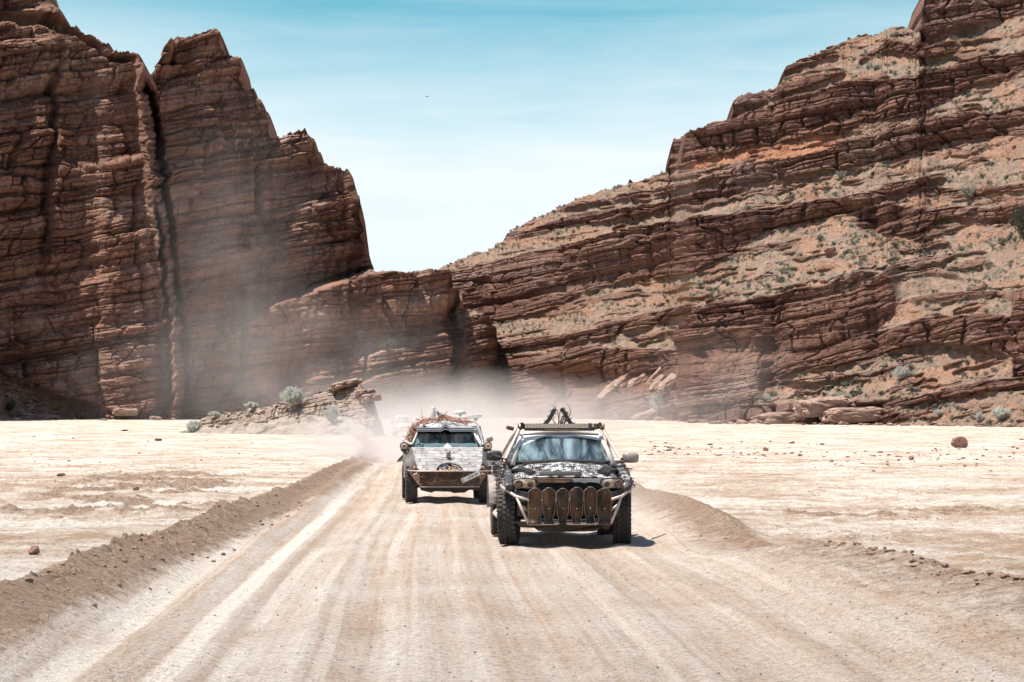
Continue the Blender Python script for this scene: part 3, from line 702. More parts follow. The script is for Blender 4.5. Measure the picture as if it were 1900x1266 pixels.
# hood surface
def hoodz(x, y):
    u = (y+.60)/1.18
    z = .99 + .225*u - .045*u*u
    z += .035*(1-min(1, abs(x)/.8)**2)
    z += .045*max(0, 1-(x/.30)**2)**.5*(1 if abs(x) < .3 else 0)*max(0, min(1, (u-.25)*4))*max(0, min(1, (.95-u)*5))
    if abs(x) > .60: z -= .30*((abs(x)-.60)/.33)**2*(.8+.5*(1-u))
    if abs(abs(x)-.57) < .05: z -= .02*(1-abs(abs(x)-.57)/.05)
    return z
def hoodf(u, v):
    y = -.60+v*1.18; hw = .80+.12*min(1, v*2.0)
    x = (u*2-1)*hw
    yb = y - .0 + .10*(x/.9)**2*(1-v)
    return (x, yb, hoodz(x, y))
MB().surf(hoodf, 48, 28, (0, 0, -.02)).build('hood', 'spiked_paint', T1, smooth=True)
# spikes: fine pointed studs standing on hood, fenders and sides
b = MB()
def spike(p, n, l, r=.007):
    n = Vector(n).normalized(); a = n.orthogonal().normalized(); c = n.cross(a); p = Vector(p)
    b.add([p+a*r, p-a*r*.5+c*r*.87, p-a*r*.5-c*r*.87, p+n*l], [(0, 1, 3), (1, 2, 3), (2, 0, 3)])
for i in range(620):
    x = rnd.uniform(-.86, .86); y = rnd.uniform(-.52, .56)
    if abs(x) < .3 and .0 < y < .45 and rnd.random() < .93: continue
    spike((x, y, hoodz(x, y)-.01), (x*.35+rnd.uniform(-.3, .3), rnd.uniform(-.3, .3), 1), rnd.uniform(.03, .065))
for i in range(70):
    x = -.66+i*.019; spike((x, .60, 1.20), (rnd.uniform(-.15, .15), -.1, 1), rnd.uniform(.04, .085), .005)
for s_ in (-1, 1):
    for i in range(330):
        y = rnd.uniform(-.58, 3.9); z = rnd.uniform(.5, 1.14)
        if abs(y) < .55 and z < .95: continue
        if abs(y-2.88) < .52 and z < .9: continue
        spike((s_*.925, y, z), (s_, rnd.uniform(-.4, .4), rnd.uniform(-.3, .5)), rnd.uniform(.05, .10))
    for i in range(60):
        v = rnd.random(); spike((s_*(.77-.2*v), .75+.5*v, 1.25+.42*v), (s_, 0, .3), rnd.uniform(.04, .07), .005)
sp = b.build('spikes', 'black_metal', T1); sp['kind'] = 'stuff'
# strips of old tyre tread bolted on: hood edges, brow over the grille, arcs under the lamps
def tread_strip(pts, wd, nrm, seg, name='tread_strip'):
    b = MB(); pts = [Vector(p) for p in pts]
    tot = [0]
    for i in range(1, len(pts)): tot.append(tot[-1]+(pts[i]-pts[i-1]).length)
    def at(d):
        for i in range(1, len(pts)):
            if d <= tot[i] or i == len(pts)-1:
                t = (d-tot[i-1])/(tot[i]-tot[i-1]); return pts[i-1].lerp(pts[i], t), (pts[i]-pts[i-1]).normalized()
    n = int(tot[-1]/seg)
    for k in range(n):
        p, d = at((k+.5)*tot[-1]/n); N = Vector(nrm).normalized(); N = (N-d*N.dot(d)).normalized(); sd_ = d.cross(N)
        M = Matrix.Identity(4); M.col[0][:3] = d; M.col[1][:3] = sd_; M.col[2][:3] = N; M.col[3][:3] = p
        b2 = MB().box((0, 0, 0), (seg*1.05, wd, .022)); b.add(b2.v, b2.f, M)
        for q, wf in ((-.34, .26), (-.02, .24), (.32, .26)):
            b2 = MB().box((0, 0, 0), (seg*.58, wd*wf, .022)); b.add(b2.v, b2.f, M @ Matrix.Translation((seg*(.25 if q > -.1 and q < .1 else 0), q*wd, .018)))
    return b.build(name, 'tread_rubber', T1)
hp = lambda x, y, dz=.015: (x, y, hoodz(x, y)+dz)
tread_strip([hp(-.84, .42), hp(-.72, .15), hp(-.60, -.15), hp(-.52, -.42)], .10, (-.2, -.2, 1), .035)
tread_strip([hp(.84, .42), hp(.70, .12), hp(.60, -.12), hp(.52, -.40)], .17, (.2, -.2, 1), .035)
tread_strip([hp(-.60, .52), hp(-.2, .52), hp(.2, .52), hp(.62, .52)], .09, (0, -.3, 1), .03)
tread_strip([hp(-.42, -.50, .01), hp(-.2, -.53, .012), hp(.0, -.54, .012), hp(.2, -.53, .012)], .10, (0, -.6, 1), .03)
for s_ in (-1, 1):
    tread_strip([(s_*.90, -.30, .98), (s_*.885, -.46, .86), (s_*.80, -.60, .765), (s_*.62, -.68, .725), (s_*.47, -.70, .715)], .13, (s_*.25, -1, .25), .032)
# grille opening, dark interior, torn painted brow
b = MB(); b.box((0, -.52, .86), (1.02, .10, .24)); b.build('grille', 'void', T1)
b = MB()
b.plate([(-.50, -.615, .985), (.06, -.63, .995), (.07, -.63, .935), (-.06, -.63, .925), (-.42, -.62, .925), (-.54, -.60, .80), (-.58, -.60, .82)], .03, Vector((0, -1, 0)))
b.build('grille_surround', 'rust', T1, bevel=.006)
b = MB(); b.plate([(.05, -.64, .985), (.48, -.62, .985), (.54, -.61, .945), (.50, -.61, .895), (.42, -.615, .925), (.30, -.62, .935), (.24, -.62, .918), (.16, -.62, .935), (.08, -.62, .93)], .025, Vector((0, -1, 0)))
b.build('torn_brow_panel', 'white_paint', T1, bevel=.004)
b = MB()
for k in range(5): b.tube([(-.46, -.575, .80+k*.03), (.46, -.575, .80+k*.03)], .006, 6)
b.build('grille_bars', 'black_metal', T1)
b = MB(); b.box((0, -.60, .68), (1.34, .16, .16)); b.box((0, -.55, .55), (1.2, .12, .14)); b.build('bumper_core', 'rust_dark', T1, bevel=.02)
# headlights
for s_ in (-1, 1):
    M = frame3((0, -.60, 0), (1, 0, 0), (0, 0, 1))
    pts = [(.48, .985), (.66, 1.0), (.80, .985), (.845, .93), (.82, .87), (.74, .825), (.58, .812), (.50, .83), (.455, .88)]
    b = MB()
    n_ = 24
    def ring(k, inset, yo):
        out = []
        for (x, z) in pts:
            cx_, cz = .65, .905
            xx_, zz = cx_+(x-cx_)*(1-inset)*.93, cz+(z-cz)*(1-inset)*.83+.008
            out.append((s_*xx_, -.615+.20*max(0, (xx_-.55))**1.3*2.0+yo, zz))
        return out
    r0, r1, r2 = ring(0, -.05, .06), ring(0, 0, 0), ring(0, .25, -.012)
    k = len(pts); vs = r0+r1+r2+[(s_*.64, -.632, .905)]
    fs = [(i, (i+1) % k, k+(i+1) % k, k+i) for i in range(k)]+[(k+i, k+(i+1) % k, 2*k+(i+1) % k, 2*k+i) for i in range(k)]+[(2*k+i, 2*k+(i+1) % k, 3*k) for i in range(k)]
    hl = b.add(vs, fs).build('headlight', 'dusty_lens', T1, smooth=True)
    rim_ = ring(0, -.03, -.004); MB().tube(rim_+rim_[:1], .009, 6, False).build('headlight_bezel', 'black_plastic', hl)
    for hx, hr_ in ((.735, .062), (.565, .042)):
        MB().tube([(s_*hx+hr_*math.cos(2*math.pi*q/24), -.652, .905+hr_*.95*math.sin(2*math.pi*q/24)) for q in range(25)], .005, 5, False).build('lamp_ring', 'rim_metal', hl)
    MB().lathe([(0, .0), (.012, .05), (0, .058), (-.03, .062)], 24, Matrix.Translation((s_*.735, -.648, .905)) @ Euler((0, 0, -math.pi/2)).to_matrix().to_4x4()).build('reflector', 'lens_inner', hl, smooth=True)
    MB().lathe([(0, .0), (.010, .028), (0, .038), (-.03, .04)], 20, Matrix.Translation((s_*.565, -.648, .905)) @ Euler((0, 0, -math.pi/2)).to_matrix().to_4x4()).build('bulb', 'lens_inner', hl, smooth=True)
    MB().box((s_*.585, -.645, .955), (.10, .01, .035), (0, R(-8*s_), 0)).build('indicator', 'lens_bright' if s_ > 0 else 'dusty_lens', hl, bevel=.004)
# shovel blades
for k in range(6):
    cxs = -.505+k*.202; hw = (.098, .093, .09, .095, .09, .102)[k]; zt = (.855, .858, .848, .864, .87, .852)[k]; zb = (.325, .33, .318, .332, .335, .32)[k]
    def bl(u, v, cxs=cxs, hw=hw, zt=zt, zb=zb, k=k):
        a = (u*2-1)
        hh = 1.0
        if v < .12: hh = (1-(1-v/.12)**2.4)**.5*.45+.55 if v > 0 else .55
        waist = 1-.30*math.exp(-((v-.85)/.12)**2)*(0 if k in (0,) and a < 0 or k == 5 and a > 0 else 1) - .10*ssf(.25, .8, v)*(0 if k in (0, 5) else 1)
        x = cxs+a*hw*hh*waist
        z = zt-(zt-zb)*v - .02*abs(a)**3*(1 if v < .1 else 0)
        y = -.86 - .04*(1-a*a) + .035*v*1.6 - .05*math.exp(-((v-1)/.10)**2) + .012*math.sin(v*5+k)
        return (x, y, z)
    def ssf(a, b_, x):
        t = max(0, min(1, (x-a)/(b_-a))); return t*t*(3-2*t)
    so_ = MB().surf(bl, 12, 26, (0, .008, 0)).build('shovel_blade', 'rusty_blade', T1, smooth=True)
    MB().ball((cxs, -.885, .555), .009, 6).build('rivet', 'chrome', so_, smooth=True)
    MB().surf(lambda u, v: (bl(1 if u > .5 else 0, v)[0]+(-.008 if u <= .5 else .008)*(1 if (u*10) % 5 > 2 else -.2), bl(0, v)[1]-.012, bl(0, v)[2]), 1, 1).v
    rimv = MB()
    for sd_ in (0, 1): rimv.tube([bl(sd_, j/16) for j in range(17)], .0065, 6)
    rimv.tube([bl(j/8, 0) for j in range(9)], .0065, 6)
    rimv.build('rolled_edge', 'rim_metal', so_, smooth=True)
# tubular bumper frame
b = MB(); tb = .021
for s_ in (-1, 1):
    b.tube([(s_*.98, -.38, .865), (s_*.95, -.46, .845), (s_*.78, -.70, .73), (s_*.60, -.82, .68)], tb)
    b.tube([(s_*.77, -.70, .73), (s_*.70, -.78, .55), (s_*.60, -.84, .33)], tb)
    b.tube([(s_*.72, -.74, .61), (s_*.60, -.68, .50), (s_*.50, -.5, .48)], tb*.8)
    b.tube([(s_*.97, -.36, .86), (s_*.90, -.2, .72)], tb)
    b.tube([(s_*.86, -.52, .80), (s_*.87, -.50, .87)], tb*.7)
b.tube([(-.60, -.84, .335), (.60, -.84, .335)], tb); b.tube([(-.6, -.82, .68), (.6, -.82, .68)], tb)
b.build('bumper_frame', 'bare_tube', T1, smooth=True)
# cab: pillars, roof, glass
zr = 1.665
def frame_quad(a, c, w0):  # bar with box section between two points
    pass
A0 = [(-.745, .58, 1.205), (.745, .58, 1.205)]; A1 = [(-.585, 1.10, 1.61), (.585, 1.10, 1.61)]
for s_ in (-1, 1):
    for pp, r_ in (([(s_*.765, .56, 1.17), (s_*.70, .78, 1.385), (s_*.61, 1.06, 1.59), (s_*.59, 1.2, 1.645)], [.045, .038, .036, .036]), ([(s_*.80, 1.62, 1.15), (s_*.66, 1.64, 1.63)], .035), ([(s_*.80, 2.34, 1.16), (s_*.64, 2.2, 1.62)], .05)):
        MB().tube(pp, r_, 8).build('pillar', 'white_paint', T1, smooth=True)
def rooff(u, v):
    x = (u*2-1); y = 1.04+v*1.25
    return (x*(.60+.03*math.sin(v*math.pi)), y+.0+.04*x*x*(1-v), 1.625+.055*(1-x*x)+.035*math.sin(min(1, v*3+.1)*math.pi/2))
MB().surf(rooff, 24, 16, (0, 0, -.05)).build('roof', 'white_paint', T1, smooth=True)
def wsf(u, v):
    x = (u*2-1)*(.735-.15*v); return (x, .575+.50*v-.05*(1-(u*2-1)**2)*1.0, 1.205+.41*v+.012*(1-(u*2-1)**2))
MB().surf(wsf, 16, 10, (0, .006, 0)).build('windscreen', 'windscreen', T1, smooth=True)
b = MB(); b.tube([wsf(j/10, 0) for j in range(11)], .014, 6); b.tube([wsf(j/10, 1) for j in range(11)], .014, 6)
b.tube([wsf(0, j/6) for j in range(7)], .012, 6); b.tube([wsf(1, j/6) for j in range(7)], .012, 6)
b.build('windscreen_seal', 'black_plastic', T1, smooth=True)
# dust line left outside the wiper arcs is a pale curved film on the glass top
b = MB()
def film(u, v):
    x = (u*2-1); vv = 1-v*(.05+.20*abs(abs(x)-.32)**.8+.55*max(0, (-x-.45))**1.4)
    p = wsf(u, max(.02, vv)); return (p[0]*.985, p[1]-.008, p[2]-.004)
b.surf(film, 30, 4).build('dust_film', simple('dust_on_glass', (.62, .60, .56), (.5, .52, .5), 9, .9), T1, smooth=True)
for (xa, xb_) in ((-.55, -.12), (.02, .50)):
    MB().tube([(xa, .56, 1.215), ((xa+xb_)/2, .548, 1.235), (xb_, .56, 1.228)], .009, 6).build('wiper', 'black_plastic', T1)
for s_ in (-1, 1):
    MB().plate([(s_*.755, .70, 1.19), (s_*.79, 1.58, 1.18), (s_*.665, 1.60, 1.60), (s_*.625, 1.12, 1.59)], .008).build('front_side_window', 'side_glass', T1)
    MB().plate([(s_*.79, 1.66, 1.18), (s_*.79, 2.28, 1.19), (s_*.655, 2.16, 1.60), (s_*.665, 1.68, 1.60)], .008).build('rear_side_window', 'side_glass', T1)
MB().plate([(-.60, 2.22, 1.60), (.60, 2.22, 1.60), (.72, 2.34, 1.2), (-.72, 2.34, 1.2)], .008).build('rear_window', 'side_glass', T1)
# cabin
b = MB(); b.box((0, .80, 1.12), (1.36, .42, .16)); b.build('dashboard', 'black_plastic', T1, bevel=.03)
b = MB()
for s_ in (-1, 1):
    b.box((s_*.36, 1.30, .78), (.50, .50, .16)); b.box((s_*.36, 1.52, 1.08), (.48, .14, .56), (R(-10), 0, 0)); b.box((s_*.36, 1.58, 1.43), (.26, .09, .17), (R(-8), 0, 0))
b.build('seats', 'seat_fabric', T1, bevel=.04)
b = MB(); b.tube([(.36+.19*math.cos(2*math.pi*k/24), 1.06+.06*math.sin(2*math.pi*k/24), 1.22+.17*math.sin(2*math.pi*k/24)) for k in range(25)], .014, 6, False)
b.tube([(.17, 1.06, 1.22), (.55, 1.06, 1.22)], .014, 6); b.build('steering_wheel', 'black_plastic', T1)
b = MB(); b.box((.02, .98, 1.545), (.20, .03, .06)); b.tube([(.02, 1.0, 1.57), (.02, 1.04, 1.62)], .01, 6); b.build('rear_view_mirror', 'black_plastic', T1, bevel=.01)
MB().box((0, 1.95, 1.0), (1.3, .5, .5)).build('rear_bench', 'seat_fabric', T1, bevel=.05)
# door mirrors
for s_, mn in ((-1, 'black_plastic'), (1, 'grey_paint')):
    zc = 1.30 if s_ < 0 else 1.27; b = MB()
    def mf(u, v, s_=s_, zc=zc):
        a = u*2*math.pi; e = .55
        cx_ = abs(math.cos(a))**e*math.copysign(1, math.cos(a)); sz = abs(math.sin(a))**e*math.copysign(1, math.sin(a))
        k = (0.02, .80, .97, 1.0, .97)[min(4, int(round(v*4)))]; yy_ = (.60, .60, .64, .72, .77)[min(4, int(round(v*4)))]
        return (s_*1.045+cx_*.125*k, yy_, zc+sz*(.078 if s_ < 0 else .082)*k + s_*0.0)
    b.surf(mf, 28, 4); mo = b.build('door_mirror', mn, T1, smooth=True)
    MB().surf(lambda u, v: (mf(u, 1)[0]*v+(1-v)*s_*1.045, .768, mf(u, 1)[2]*v+(1-v)*zc), 28, 2).build('mirror_glass', 'chrome', mo)
    MB().tube([(s_*.80, .70, zc-.07), (s_*.93, .70, zc-.06)], .03, 8).build('mirror_arm', mn, mo)
    if s_ < 0:
        q = MB()
        for i in range(12):
            q.box((-1.045+rnd.uniform(-.09, .09), .592, 1.315+rnd.uniform(-.03, .045)), (rnd.uniform(.015, .035), .012, rnd.uniform(.008, .016)), (0, rnd.uniform(-.5, .5), 0))
        q.build('mirror_studs', 'grey_paint', mo)
# light bar on its rail, wrapped with tape at the right end
lb = MB(); lb.box((0, .98, 1.745), (1.17, .06, .085)); lb = lb.build('light_bar', 'rust_dark', T1, bevel=.006)
b = MB(); nn = 46
for k in range(nn):
    x = -.555+k*(1.0/nn); b.box((x+.01, .946, 1.752), (.0185, .010, .062))
b.build('led_lenses', 'led_lens', lb)
b = MB()
for k in range(nn): b.box((-.545+k*(1.0/nn)+.5/nn+.002, .945, 1.757), (.003, .012, .05))
b.build('led_dividers', 'rust_dark', lb)
b = MB(); b.box((.445, .97, 1.735), (.055, .09, .12)); b.box((.535, .97, 1.742), (.025, .085, .10)); b.build('tape_wrap', 'wood_dark', lb, bevel=.006)
b = MB(); b.box((.49, .943, 1.757), (.03, .012, .045)); b.build('end_lens', 'led_lens', lb)
b = MB(); b.tube([(-.56, 1.0, 1.695), (-.2, 1.0, 1.69), (.52, 1.0, 1.695)], .017, 8); b.build('roof_rail', 'rust', T1, smooth=True)
b = MB(); b.box((.02, .99, 1.70), (.52, .02, .018)); b.build('rail_strip', 'grey_paint', T1)
b = MB()
for s_ in (-1, 1):
    b.tube([(s_*.60, .99, 1.775), (s_*.63, .96, 1.74), (s_*.66, .92, 1.66), (s_*.885, .50, 1.235), (s_*.93, .30, 1.05), (s_*.955, -.1, .95), (s_*.975, -.36, .87)], .026, 10)
    b.tube([(s_*.64, 1.0, 1.73), (s_*.74, 1.3, 1.58), (s_*.90, 2.3, 1.2)], .022, 8)
    b.tube([(s_*.885, .50, 1.235), (s_*.80, .56, 1.23)], .016, 8)
    b.build('cage_bar', 'bare_tube', T1, smooth=True); b = MB()
for s_ in (-1, 1):
    for k in range(16):
        t_ = k/15; p = Vector((s_*.885, .50, 1.235)).lerp(Vector((s_*.975, -.36, .87)), t_)
        b.box(p+Vector((rnd.uniform(-.01, .01), -.01, rnd.uniform(-.01, .02))), (.05, .05, rnd.uniform(.02, .035)), (rnd.uniform(-.5, .5), rnd.uniform(-.4, .4), rnd.uniform(-1, 1)))
    b.build('chain_wrap', 'rust_dark', T1); b = MB()
for s_ in (-1, 1):
    b.box((s_*.60, .97, 1.755), (.05, .07, .10)); b.ball((s_*.63, .94, 1.72), .035, 6); b.tube([(s_*.66, .93, 1.70), (s_*.66, .93, 1.79)], .01, 6)
    b.build('bar_bracket', 'rust_dark', T1, bevel=.008); b = MB()
MB().box((-.76, 1.5, 1.715), (.11, .3, .06), (0, R(14), 0)).build('tie_down_block', 'rust', T1, bevel=.008)
# roof fins: curved strips of spiked tyre
def fin(pts, wd, nm):
    b = MB(); n = len(pts)
    for i in range(n-1):
        p, q = Vector(pts[i]), Vector(pts[i+1]); d = (q-p)
        c = (p+q)/2; ang = math.atan2(d.x, d.z)
        b.box(c, (wd, .05, d.length*1.08), (0, ang, 0)); b.box(c+Vector((0, -.03, 0)), (wd*.25, .03, d.length), (0, ang, 0))
        for s_ in (-1, 1):
            off = Vector((math.cos(ang)*s_*wd*.5, 0, -math.sin(ang)*s_*wd*.5))
            b.add([c+off+Vector((0, 0, .012)), c+off-Vector((0, 0, .012)), c+off+Vector((0, .02, 0)), c+off*1.0+off.normalized()*.045], [(0, 1, 3), (1, 2, 3), (2, 0, 3)])
    b.build(nm, 'tread_rubber', T1)
fin([(-.30, 1.5, 1.72), (-.22, 1.5, 1.77), (-.155, 1.5, 1.84), (-.11, 1.5, 1.92), (-.06, 1.5, 2.01)], .06, 'roof_fin')
fin([(.27, 1.5, 1.73), (.18, 1.5, 1.80), (.13, 1.5, 1.88), (.08, 1.5, 1.97), (.04, 1.5, 2.02)], .06, 'roof_fin')
# bundle of bare branches lashed between the fins
BR = MB()
def branch(b, p, d, l, r, depth=0, rr=rnd):
    pts = [Vector(p)]; d = Vector(d).normalized(); n = 5
    for i in range(n):
        d = (d+Vector((rr.uniform(-.18, .18), rr.uniform(-.15, .15), rr.uniform(-.08, .12)))).normalized(); pts.append(pts[-1]+d*l/n)
    b.tube(pts, [r*(1-.75*i/n) for i in range(n+1)], 6)
    if depth < 2:
        for i in range(1, n+1):
            if rr.random() < .75:
                branch(b, pts[i], d+Vector((rr.uniform(-.9, .9), rr.uniform(-.3, .3), rr.uniform(-.1, .5))), l*.42, r*.42, depth+1)
for (x, dx, l) in ((-.02, .25, .28), (.0, .45, .30), (.02, .75, .30), (0.0, .10, .24), (.03, .95, .28), (.0, -.55, .16)):
    branch(BR, (x, 1.42, 1.71), (dx, 0, 1), l, .014)
bo = BR.build('branch_bundle', 'wood_dark')
bo.location = T1.location; bo.rotation_euler = T1.rotation_euler
tag(bo, 'bundle of dark bare branches standing between two black fins on the pickup roof', 'branches')
# ------------------------------------------------------------------ CAR 2: faceted armoured wagon
T2 = empty('armoured_wagon', (-1.41, 53.4, gz(-1.41, 53.4)), R(3.6), 'wedge-nosed wagon armoured in riveted grey and rusty plates, orange sticks piled on its roof', 'car')
for (x, y) in ((-.81, 0), (.81, 0), (-.83, 2.8), (.83, 2.8)): tyre_wheel(T2, x, y, .40, .26, 0, 30)
A_ = lambda *p: [Vector(q) for q in p]
OUT = Vector((0, -1, 0))
hb = [(-.60, -.76, .70), (.62, -.76, .70), (.69, -.66, .79), (.735, -.45, .88), (.785, .35, 1.212), (-.795, .35, 1.212), (-.735, -.40, .90), (-.69, -.62, .79)]
# hood plate with the semicircular opening cut out of its front edge
b = MB(); arc = [(.005+.292*math.cos(math.pi*k/18), .292*math.sin(math.pi*k/18)) for k in range(19)]
hd = Vector((0, 1.11, .512)).normalized(); o0 = Vector((0, -.76, .70))
MH = Matrix.Identity(4); MH.col[0][:3] = (1, 0, 0); MH.col[1][:3] = hd; MH.col[2][:3] = Vector((1, 0, 0)).cross(hd); MH.col[3][:3] = o0
L_ = 1.222
pl = [(-.60, 0)]+[(x, y*1.3) for x, y in arc[::-1]]+[(.62, 0), (.70, .16), (.745, .40), (.785, L_), (-.795, L_), (-.745, .42), (-.69, .17)]
hood2 = b.prism(pl, MH @ Matrix.Translation((0, 0, -.02)), .02).build('hood', 'hood_armour', T2, bevel=.006)
b = MB(); b.plate([(-.10, .34, 1.213), (.10, .34, 1.213), (.0, .50, 1.30)], .012, Vector((0, -.8, .6))); b.build('hood_peak', 'white_paint', T2, bevel=.004)
MB().prism([(x, y*1.3) for x, y in arc]+[], MH @ Matrix.Translation((0, 0, -.10)), .02).build('grille_back', 'void', T2)
b = MB()
def hq(x, y, z): return MH @ Vector((x, y, z))
b.tube([hq(x, y*1.3, .012) for x, y in arc], .014, 6)
for (x0_, y0_, x1_, y1_) in ((-.26, .02, .10, .15), (-.22, .14, .16, .26), (-.12, .26, .24, .10), (-.05, .36, .05, .05), (.05, .36, .27, .10), (.0, .10, .27, .03), (-.25, .08, -.02, .2), (.12, .33, .14, .03), (.2, .26, .21, .02), (-.18, .25, -.05, .05)):
    b.tube([hq(x0_, y0_, -.02), hq((x0_+x1_)/2, (y0_+y1_)/2+.02, .0), hq(x1_, y1_, -.02)], .0075, 5)
b.build('woven_grille', 'rim_metal', T2)
for (x, y, s_) in ((-.10, .30, .05), (-.20, .18, .04), (.13, .20, .035), (-.02, .22, .025)):
    MB().plate([hq(x-s_, y-s_, .004), hq(x+s_, y-s_*.4, .004), hq(x, y+s_*1.2, .004)], .006, (MH.to_3x3() @ Vector((0, 0, 1)))).build('grille_scrap', 'chrome', T2)
b = MB(); rr2 = random.Random(9)
for k in range(46): b.ball(hq(rr2.uniform(-.21, .2), rr2.uniform(.0, .10), rr2.uniform(-.03, .02)), rr2.uniform(.012, .028), 4)
b.build('grille_rubble', 'dusty_lens', T2)
b = MB(); b.ball(hq(.01, .04, .03), .03, 6, (1, .6, 1)); b.box(hq(.01, .0, .03), (.11, .03, .03)); b.build('gold_emblem', 'gold', T2, bevel=.004)
# side facets of the bonnet, corner notches with lamps
for s_, e in ((-1, 0), (1, -.02)):
    x = lambda v: s_*(v+e*0)
    b = MB()
    b.plate(A_((s_*.795, .35, 1.21), (s_*.74, -.43, .89), (s_*.90, -.42, .72), (s_*.94, .0, .86), (s_*.935, .35, 1.06)) if s_ < 0 else A_((s_*.785, .35, 1.21), (s_*.935, .35, 1.06), (s_*.94, .0, .86), (s_*.93, -.42, .72), (s_*.735, -.43, .89)), .015, Vector((s_*.8, -.5, .4)).normalized())
    b.build('bonnet_side', 'side_armour', T2, bevel=.003)
    b = MB(); b.plate([(s_*.63, -.70, .70), (s_*.735, -.43, .885), (s_*.90, -.42, .715)], .01, Vector((s_*.3, -.9, .3)).normalized()); b.build('corner_pocket', 'rust_dark', T2)
    b = MB(); b.ball((s_*.75, -.60, .765), .045, 6, (1, .6, 1)); b.tube([(s_*.75, -.64, .70), (s_*.75, -.62, .80)], .012, 6); b.build('corner_lamp', 'lens_inner' if s_ > 0 else 'rim_metal', T2, smooth=True)
    b = MB()
    b.plate([(s_*.645, -.78, .685), (s_*.645, -.78, .365), (s_*.90, -.46, .695)] , .012, Vector((s_*.6, -.8, -.1)).normalized()); cf = b.build('corner_facet', 'rust', T2, bevel=.003)
    MB().ball((s_*.72, -.70, .64), .016, 6).build('bolt', 'chrome', cf); MB().ball((s_*.76, -.66, .63), .013, 6).build('bolt', 'chrome', cf)
    # flank, doors, arches
    M = frame3((s_*.86 if s_ > 0 else -.94, 0, 0), (0, 1, 0), (0, 0, 1))
    MB().prism([(-.40, .72), (-.36, .80)] + [(-.40+.0, .80)] + [(.0, .95), (.35, 1.08), (3.5, 1.12), (3.55, .52)] + side_poly(-.1, 3.4, .50, .5, [(2.8, .46)])[1:-2][::-1] + [(.52, .50)] + [(math.cos(math.pi*k/12)*.46, .42+math.sin(math.pi*k/12)*.44) for k in range(1, 10)], M, .08).build('flank_armour', 'side_armour', T2, bevel=.006)
b = MB()
b.plate([(-.645, -.785, .69), (-.645, -.785, .36), (.66, -.785, .36), (.66, -.785, .69)], .02, OUT); b.build('nose_plate', 'rust_armour', T2, bevel=.004)
b = MB(); b.tube([(-.90, -.48, .705), (-.645, -.795, .70), (.66, -.795, .70), (.93, -.48, .70)], .013, 8); b.tube([(-.64, -.79, .36), (.66, -.79, .36)], .01, 8); b.build('nose_trim', 'bare_tube', T2, smooth=True)
MB().prism([(.29*math.cos(math.pi*(1+k/20)), .69+.205*math.sin(math.pi*(1+k/20))) for k in range(21)], frame3((0, -.788, 0), (1, 0, 0), (0, 0, 1)), .004).build('lower_grille_back', 'void', T2)
b = MB()
for k in range(25):
    x = -.27+k*.0229; zz = .685-.205*math.sqrt(max(0, 1-(x/.295)**2)); b.tube([(x, -.80, .69), (x, -.80, zz)], .0052, 5)
b.tube([(.295*math.cos(math.pi*(1+k/20)), -.80, .69+.21*math.sin(math.pi*(1+k/20))) for k in range(21)], .007, 6)
b.build('lower_grille', 'rust', T2)
rr3 = random.Random(12)
for k in range(38):
    x = rr3.uniform(-.62, -.28) if k < 26 else rr3.uniform(.3, .62); MB().box((x, -.79, rr3.uniform(.40, .66)), (rr3.uniform(.02, .10), .014, rr3.uniform(.012, .05)), (0, rr3.uniform(-.3, .3), 0)).build('scrap_plate', 'rust' if k % 2 else 'rust_dark', T2)
# number plate with its characters
plt = MB().box((0, 0, 0), (.435, .012, .098)).build('number_plate', 'plate_white', T2, bevel=.003); plt.location = (.465, -.815, .575); plt.rotation_euler = (0, R(-25), 0)
def text(s, size, loc, parent, m='plate_ink', name='lettering', ext=.002):
    cu = bpy.data.curves.new('t', 'FONT'); cu.body = s; cu.size = size; cu.align_x = 'LEFT'; cu.align_y = 'CENTER'; cu.extrude = ext; cu.offset = .0011
    o = bpy.data.objects.new('t', cu); C.objects.link(o); dg = bpy.context.evaluated_depsgraph_get(); me = bpy.data.meshes.new_from_object(o.evaluated_get(dg))
    bpy.data.objects.remove(o); me.materials.clear(); me.materials.append(MATS[m]); q = bpy.data.objects.new(name, me); C.objects.link(q); q.parent = parent
    q.location = loc; q.rotation_euler = (R(90), 0, 0); return q
text('274', .088, (-.075, -.007, 0), plt); text('AV', .066, (.085, -.007, 0), plt); text('01', .040, (-.205, -.007, .018), plt); text('KG', .034, (-.205, -.007, -.022), plt)
MB().box((-.125, -.007, 0), (.004, .003, .075)).build('lettering', 'plate_ink', plt)
# figurehead on the bonnet: small crowned skull on crossed bones
b = MB(); c0 = Vector((.0, .02, 1.06))
c0 = hq(.0, .60, .0)
b.ball(c0+Vector((0, 0, .075)), .055, 8, (1, 1, .85)); b.ball(c0+Vector((0, -.01, .135)), .045, 8, (1.1, .9, 1.0)); b.box(c0+Vector((0, -.03, .045)), (.055, .04, .03))
for k in range(5): b.tube([c0+Vector((-.045+.0225*k, 0, .16)), c0+Vector((-.055+.0275*k, 0, .205))], [.009, .003], 5)
b.build('hood_ornament', 'rim_metal', T2, smooth=True)
b = MB()
for s_ in (-1, 1):
    b.tube([c0+Vector((0, -.01, .02)), c0+Vector((s_*.07, -.02, .035)), c0+Vector((s_*.13, -.02, .015))], [.012, .010, .003], 6); b.ball(c0+Vector((s_*.022, -.048, .085)), .012, 5)
b.build('ornament_wings', 'black_metal', T2, smooth=True)
